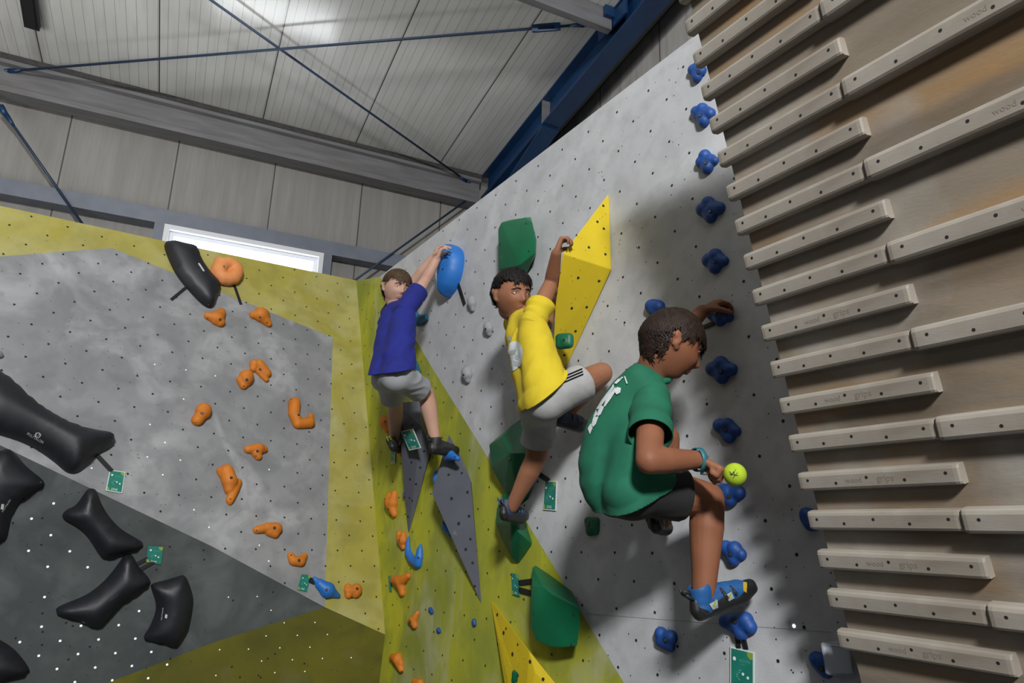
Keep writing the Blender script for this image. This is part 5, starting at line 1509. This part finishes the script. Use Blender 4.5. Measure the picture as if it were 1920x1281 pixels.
chain(bm, [(g['rH'], .08), (g['rH'].lerp(g['rK'], .5), .068), (g['rK'], .050), (g['rK'].lerp(g['rA'], .28), .052), (g['rK'].lerp(g['rA'], .75), .038), (g['rA'], .033)], 18)
chain(bm, [(g['lH'], .08), (g['lH'].lerp(g['lK'], .5), .066), (g['lK'], .048), (g['lK'].lerp(g['lA'], .28), .048), (g['lK'].lerp(g['lA'], .75), .035), (g['lA'], .031)], 16)
mid = (g['rH'] + g['lH']) / 2; ch_ = (g['rS'] + g['lS']) / 2
for s in ('r', 'l'): chain(bm, [(g[s + 'S'].lerp(ch_, .3) - V3((0, 0, .05)), .06), (g[s + 'H'].lerp(mid, .3) + V3((0, 0, .06)), .06)], 14)
fist_d = MP(1336, 874, .34) - g['rW']
hand(bm, g['rW'], fist_d, -RU * .9 + RX * .2 + RB * .35, 1, 1.45, 1.0, spread=.0, thumb_curl=1.0)
hand(bm, g['lW'], MP(1338, 572, .06) - g['lW'], -PM.n * .6 - V3((0, 0, .9)), -1, .75, 1.0)
bm = remesh(bm, .0042, 4)
bm_obj('body', bm, SK3, p3)
hd3.face_parts(p3, M_brow2, LIP3, look=(0, -.3))
hd3.hair(p3, M_hairg, lambda x, y_, z: (z > .50 - .15 * abs(x) if y_ > .35 else (z > .02 + .65 * y_ if y_ > 0 else z > -.42 + .2 * y_)), lambda x, y_, z: .060 if z > .3 else .035, .005, 37, n=2600, comb=(.1, .8, -.25), wid=.010, cap=.009)
M_shirtg = mat('green_cotton', (.005, .125, .066), .85, color2=(.004, .10, .053), scale=12, bump=.05, bscale=500)
bm = bmesh.new()
dn = (mid - ch_).normalized(); sd = (g['rS'] - g['lS']).normalized()
chain(bm, [(g['lS'], .056), (g['lS'].lerp(g['rS'], .5) + back * .02, .070), (g['rS'], .058)], 16)
chain(bm, [(g['neck'] - PM.n * -.02 - V3((0, 0, .05)), .060), (ch_ + back * .03, .07)], 16)
bk = [MP(1180, 742, .42), MP(1143, 812, .44), MP(1134, 875, .44), MP(1146, 925, .42), MP(1160, 965, .42)]
chain(bm, [(MP(1197, 712, .42), .052)] + [(p + PM.h * .0, r) for p, r in zip(bk, (.070, .078, .084, .086, .08))], 18)
for s, o in (('r', 1), ('l', -1)):
    top = g[s + 'S'] - sd * (.03 * o) + dn * .06; he = g[s + 'H'] - dn * .03
    chain(bm, [(top, .074), (top.lerp(he, .5) + back * .015, .088), (he + back * .01, .092), (he + dn * .09 + back * .005, .094)], 18)
bm = remesh(bm, .006, 90)
wrinkle(bm, RX * .75 - RU * .65, .012, 12, 9.4)
cut_open(bm, MP(1132, 957, .47), RX * .40 - RU * .92)
cut_open(bm, g['neck'] + V3((0, 0, .012)), (V3((0, 0, 1)) + RX * .5).normalized(), .085)
sh3 = bm_obj('t_shirt', bm, M_shirtg, p3)
sleeve(sh3, g['rS'], g['rE'], .62, .058, .064, M_shirtg, 6.2, .008); sleeve(sh3, g['lS'], g['lE'], .45, .054, .056, M_shirtg, 7.2)
# collar roll
bm = bmesh.new(); pts = []
nk = g['neck'] - V3((0, 0, .005)); Fn = frame_of((hd3.w(0, -.03, -.05) - g['neck']).normalized())
for k in range(15):
    a = 2 * pi * k / 14; pts.append((nk + Fn.col[0] * (.057 * cos(a)) + Fn.col[1] * (.057 * sin(a)), .011))
chain(bm, pts, 10); bm_obj('collar', remesh(bm, .004, 2), M_shirtg, sh3)
bv = bvh_of(sh3)
pr = []
def pv(x, y_): return (1080 + x / 7.117, 670 + y_ / 7.117)
for poly in ([(505, 345), (565, 285), (600, 300), (540, 355)], [(640, 255), (655, 250), (690, 350), (672, 352)], [(575, 290), (620, 255), (628, 270), (590, 300)],
             [(470, 400), (500, 350), (510, 400), (420, 540), (300, 690), (270, 690), (340, 570)], [(400, 560), (520, 400), (545, 420), (470, 545), (385, 660), (370, 650)],
             [(520, 470), (545, 395), (600, 410), (590, 470), (545, 498)], [(300, 700), (330, 640), (375, 660), (330, 760), (290, 790), (280, 760)],
             [(230, 790), (270, 700), (285, 760), (250, 800)], [(205, 900), (230, 800), (300, 790), (265, 890), (230, 930)], [(155, 950), (195, 880), (222, 940), (185, 1030)]):
    pr += fill([pv(*q) for q in poly], 2.0)
decal('back_print', bv, pr, M_prw, sh3, lift=.006)
thicken(sh3, .004)
M_shortk = mat('black_shorts', (.008, .008, .009), .85, color2=(.012, .012, .013), scale=14)
bm = bmesh.new()
chain(bm, [(g['lH'], .082), (g['rH'], .082)], 16)
chain(bm, [(g['lH'] + back * .02 - V3((0, 0, .015)), .080), (g['rH'] + back * .02 - V3((0, 0, .015)), .082)], 16)
chain(bm, [(g['rH'], .084), (g['rH'].lerp(g['rK'], .4), .080), (g['rH'].lerp(g['rK'], .7), .080)], 16)
chain(bm, [(g['lH'], .082), (g['lH'].lerp(g['lK'], .5), .076), (g['lH'].lerp(g['lK'], .72), .074)], 16)
bm = remesh(bm, .006, 40); wrinkle(bm, sd, .007, 15, 4.4)
cut_limb(bm, g['rH'].lerp(g['rK'], .60), g['rK'] - g['rH'], .14); cut_limb(bm, g['lH'].lerp(g['lK'], .6), g['lK'] - g['lH'])
so3 = thicken(bm_obj('shorts', bm, M_shortk, p3), .004); fit_over(sh3, so3)
M_shoeb = mat('bright_blue_shoe_upper', (.015, .10, .30), .55, color2=(.012, .075, .22), scale=20)
M_ylw = mat('yellow_shoe_panel', (.50, .34, .02), .6)
s3 = shoe(p3, MP(1312, 1164, .24), MP(1412, 1104, .05), V3((0, 0, 1)) + PM.n * .25 - RX * .15, M_shoeb, M_sole, M_shk, None, 1.02)
bv = bvh_of(s3)
decal('yellow_panel', bv, subdiv_quad([(1346, 1150), (1380, 1126), (1382, 1136), (1352, 1157)], 8, 2), M_ylw, s3, lift=.004)
decal('yellow_panel', bv, subdiv_quad([(1393, 1088), (1401, 1086), (1400, 1112), (1394, 1108)], 2, 5), M_ylw, s3, lift=.003)
decal('heel_panel', bv, subdiv_quad([(1302, 1136), (1330, 1146), (1338, 1170), (1312, 1176)], 8, 6), M_shk, s3, lift=.003)
decal('mid_panel', bv, subdiv_quad([(1343, 1130), (1366, 1112), (1380, 1128), (1350, 1152)], 8, 8), M_shk, s3, lift=.003)
decal('grey_badge', bv, subdiv_quad([(1330, 1133), (1345, 1125), (1347, 1140), (1337, 1144)], 4, 4), M_prg, s3, lift=.005)
decal('grey_badge', bv, subdiv_quad([(1361, 1116), (1371, 1110), (1377, 1122), (1367, 1128)], 3, 3), M_prg, s3, lift=.005)
decal('lime_flash', bv, subdiv_quad([(1336, 1136), (1342, 1124), (1344, 1125), (1340, 1138)], 2, 4), M_lime, s3, lift=.0065)
decal('lime_flash', bv, subdiv_quad([(1364, 1121), (1370, 1112), (1372, 1113), (1368, 1124)], 2, 3), M_lime, s3, lift=.0065)
s3b = shoe(p3, MP(1234, 1000, .22), MP(1250, 990, .05), V3((0, 0, 1)) + PM.n * .6, M_shk, M_sole, M_lime, None, .98)
# wristband
M_band = mat('teal_wristband', (.02, .13, .16), .5)
bm = bmesh.new(); wd = (g['rW'] - g['rE']).normalized(); c = g['rE'].lerp(g['rW'], .965)
Fw = frame_of(wd); ro = .031
vs, fs = [], []
for k in range(24):
    a = 2 * pi * k / 24
    for z, r in ((-.009, ro), (-.007, ro + .003), (.007, ro + .003), (.009, ro)): vs.append(c + wd * z + Fw.col[0] * (r * cos(a)) + Fw.col[1] * (r * sin(a)))
for k in range(24):
    for q in range(3): fs.append((k * 4 + q, k * 4 + q + 1, ((k + 1) % 24) * 4 + q + 1, ((k + 1) % 24) * 4 + q))
mesh_obj('wristband', vs, fs, M_band, p3, smooth=True)
# tennis ball on a stick held in the fist
M_felt = mat('tennis_ball_felt', (.40, .55, .02), .95, color2=(.34, .48, .02), scale=40, bump=.3, bscale=900)
M_wand = mat('pale_wood_stick', (.60, .58, .54), .6)
bc = MP(1378, 890, .31); e0 = MP(1322, 886, .345)
tb = tag(empty('tennis_ball', bc), 'yellow-green tennis ball on a pale stick gripped by the boy in green', 'tennis ball')
bm = bmesh.new(); add_ball(bm, bc, .0315, 32); o = bm_obj('ball', bm, M_felt, tb)
bv = bvh_of(o)
ink = []
for st in ([(1367, 884), (1373, 890), (1380, 880)], [(1370, 893), (1376, 884), (1378, 893)], [(1374, 897), (1383, 886)], [(1368, 889), (1384, 892)]):
    for (ax, ay), (bx_, by_) in zip(st, st[1:]):
        L_ = sqrt((bx_ - ax) ** 2 + (by_ - ay) ** 2); ux, uy = -(by_ - ay) / L_ * .55, (bx_ - ax) / L_ * .55
        ink += subdiv_quad([(ax + ux, ay + uy), (bx_ + ux, by_ + uy), (bx_ - ux, by_ - uy), (ax - ux, ay - uy)], 6, 1)
decal('black_print', bv, ink, M_sole, o, lift=.0012)
bm = bmesh.new(); dd = (bc - e0).normalized(); add_cone(bm, e0 - dd * .012, bc - dd * .02, .0075, .0075, 12); bm_obj('stick', bm, M_wand, tb)
# ------------------------------------------------------------------ camera, light, view
cam = bpy.data.cameras.new('camera'); co = bpy.data.objects.new('camera', cam); COL.objects.link(co)
cam.sensor_fit = 'HORIZONTAL'; cam.sensor_width = 36.0; cam.lens = 36.0 * FPX / 1920.0
cam.clip_start = .05; cam.clip_end = 100
co.matrix_world = Matrix.Translation(EYE) @ Matrix((RX, RU, RB)).transposed().to_4x4()
bpy.context.scene.camera = co

def area(name, loc, target, sx, sy, power, color=(1, 1, 1), spread=180):
    l = bpy.data.lights.new(name, 'AREA'); l.shape = 'RECTANGLE'; l.size = sx; l.size_y = sy; l.energy = power; l.color = color
    l.spread = math.radians(spread)
    o = bpy.data.objects.new(name, l); COL.objects.link(o); o.location = loc
    o.rotation_euler = (V3(target) - V3(loc)).to_track_quat('-Z', 'Y').to_euler()
    return o
area('window_light_side', (-5.2, -.6, 3.2), (1.0, 3.2, 1.8), .5, .5, 10, (1.0, .985, .96))
area('rooflight_behind', (-1.3, -3.7, 4.75), (.9, 2.9, 1.6), .8, .6, 590, (.99, .99, .985))
area('added_ceiling_uplight', (-3.6, 3.2, 2.6), (-1.6, 4.6, 6.2), 3.0, 2.4, 75, (1, .99, .96), 110)  # unseen uplight added to brighten the roof underside; no window stands here
area('window_light_back', ((wx0 + wx1) / 2, gy + .02, zc(2.6)), ((wx0 + wx1) / 2, 0, 2.4), 1.3, .3, 3, (.93, .97, 1.0))
w = bpy.data.worlds.new('hall_ambient'); bpy.context.scene.world = w; w.use_nodes = True
w.node_tree.nodes['Background'].inputs['Color'].default_value = (.80, .84, .90, 1)
w.node_tree.nodes['Background'].inputs['Strength'].default_value = .006
sc = bpy.context.scene
sc.view_settings.view_transform = 'Standard'; sc.view_settings.look = 'None'
sc.view_settings.exposure = 0.0; sc.view_settings.gamma = 1.0; sc.view_settings.use_curve_mapping = False
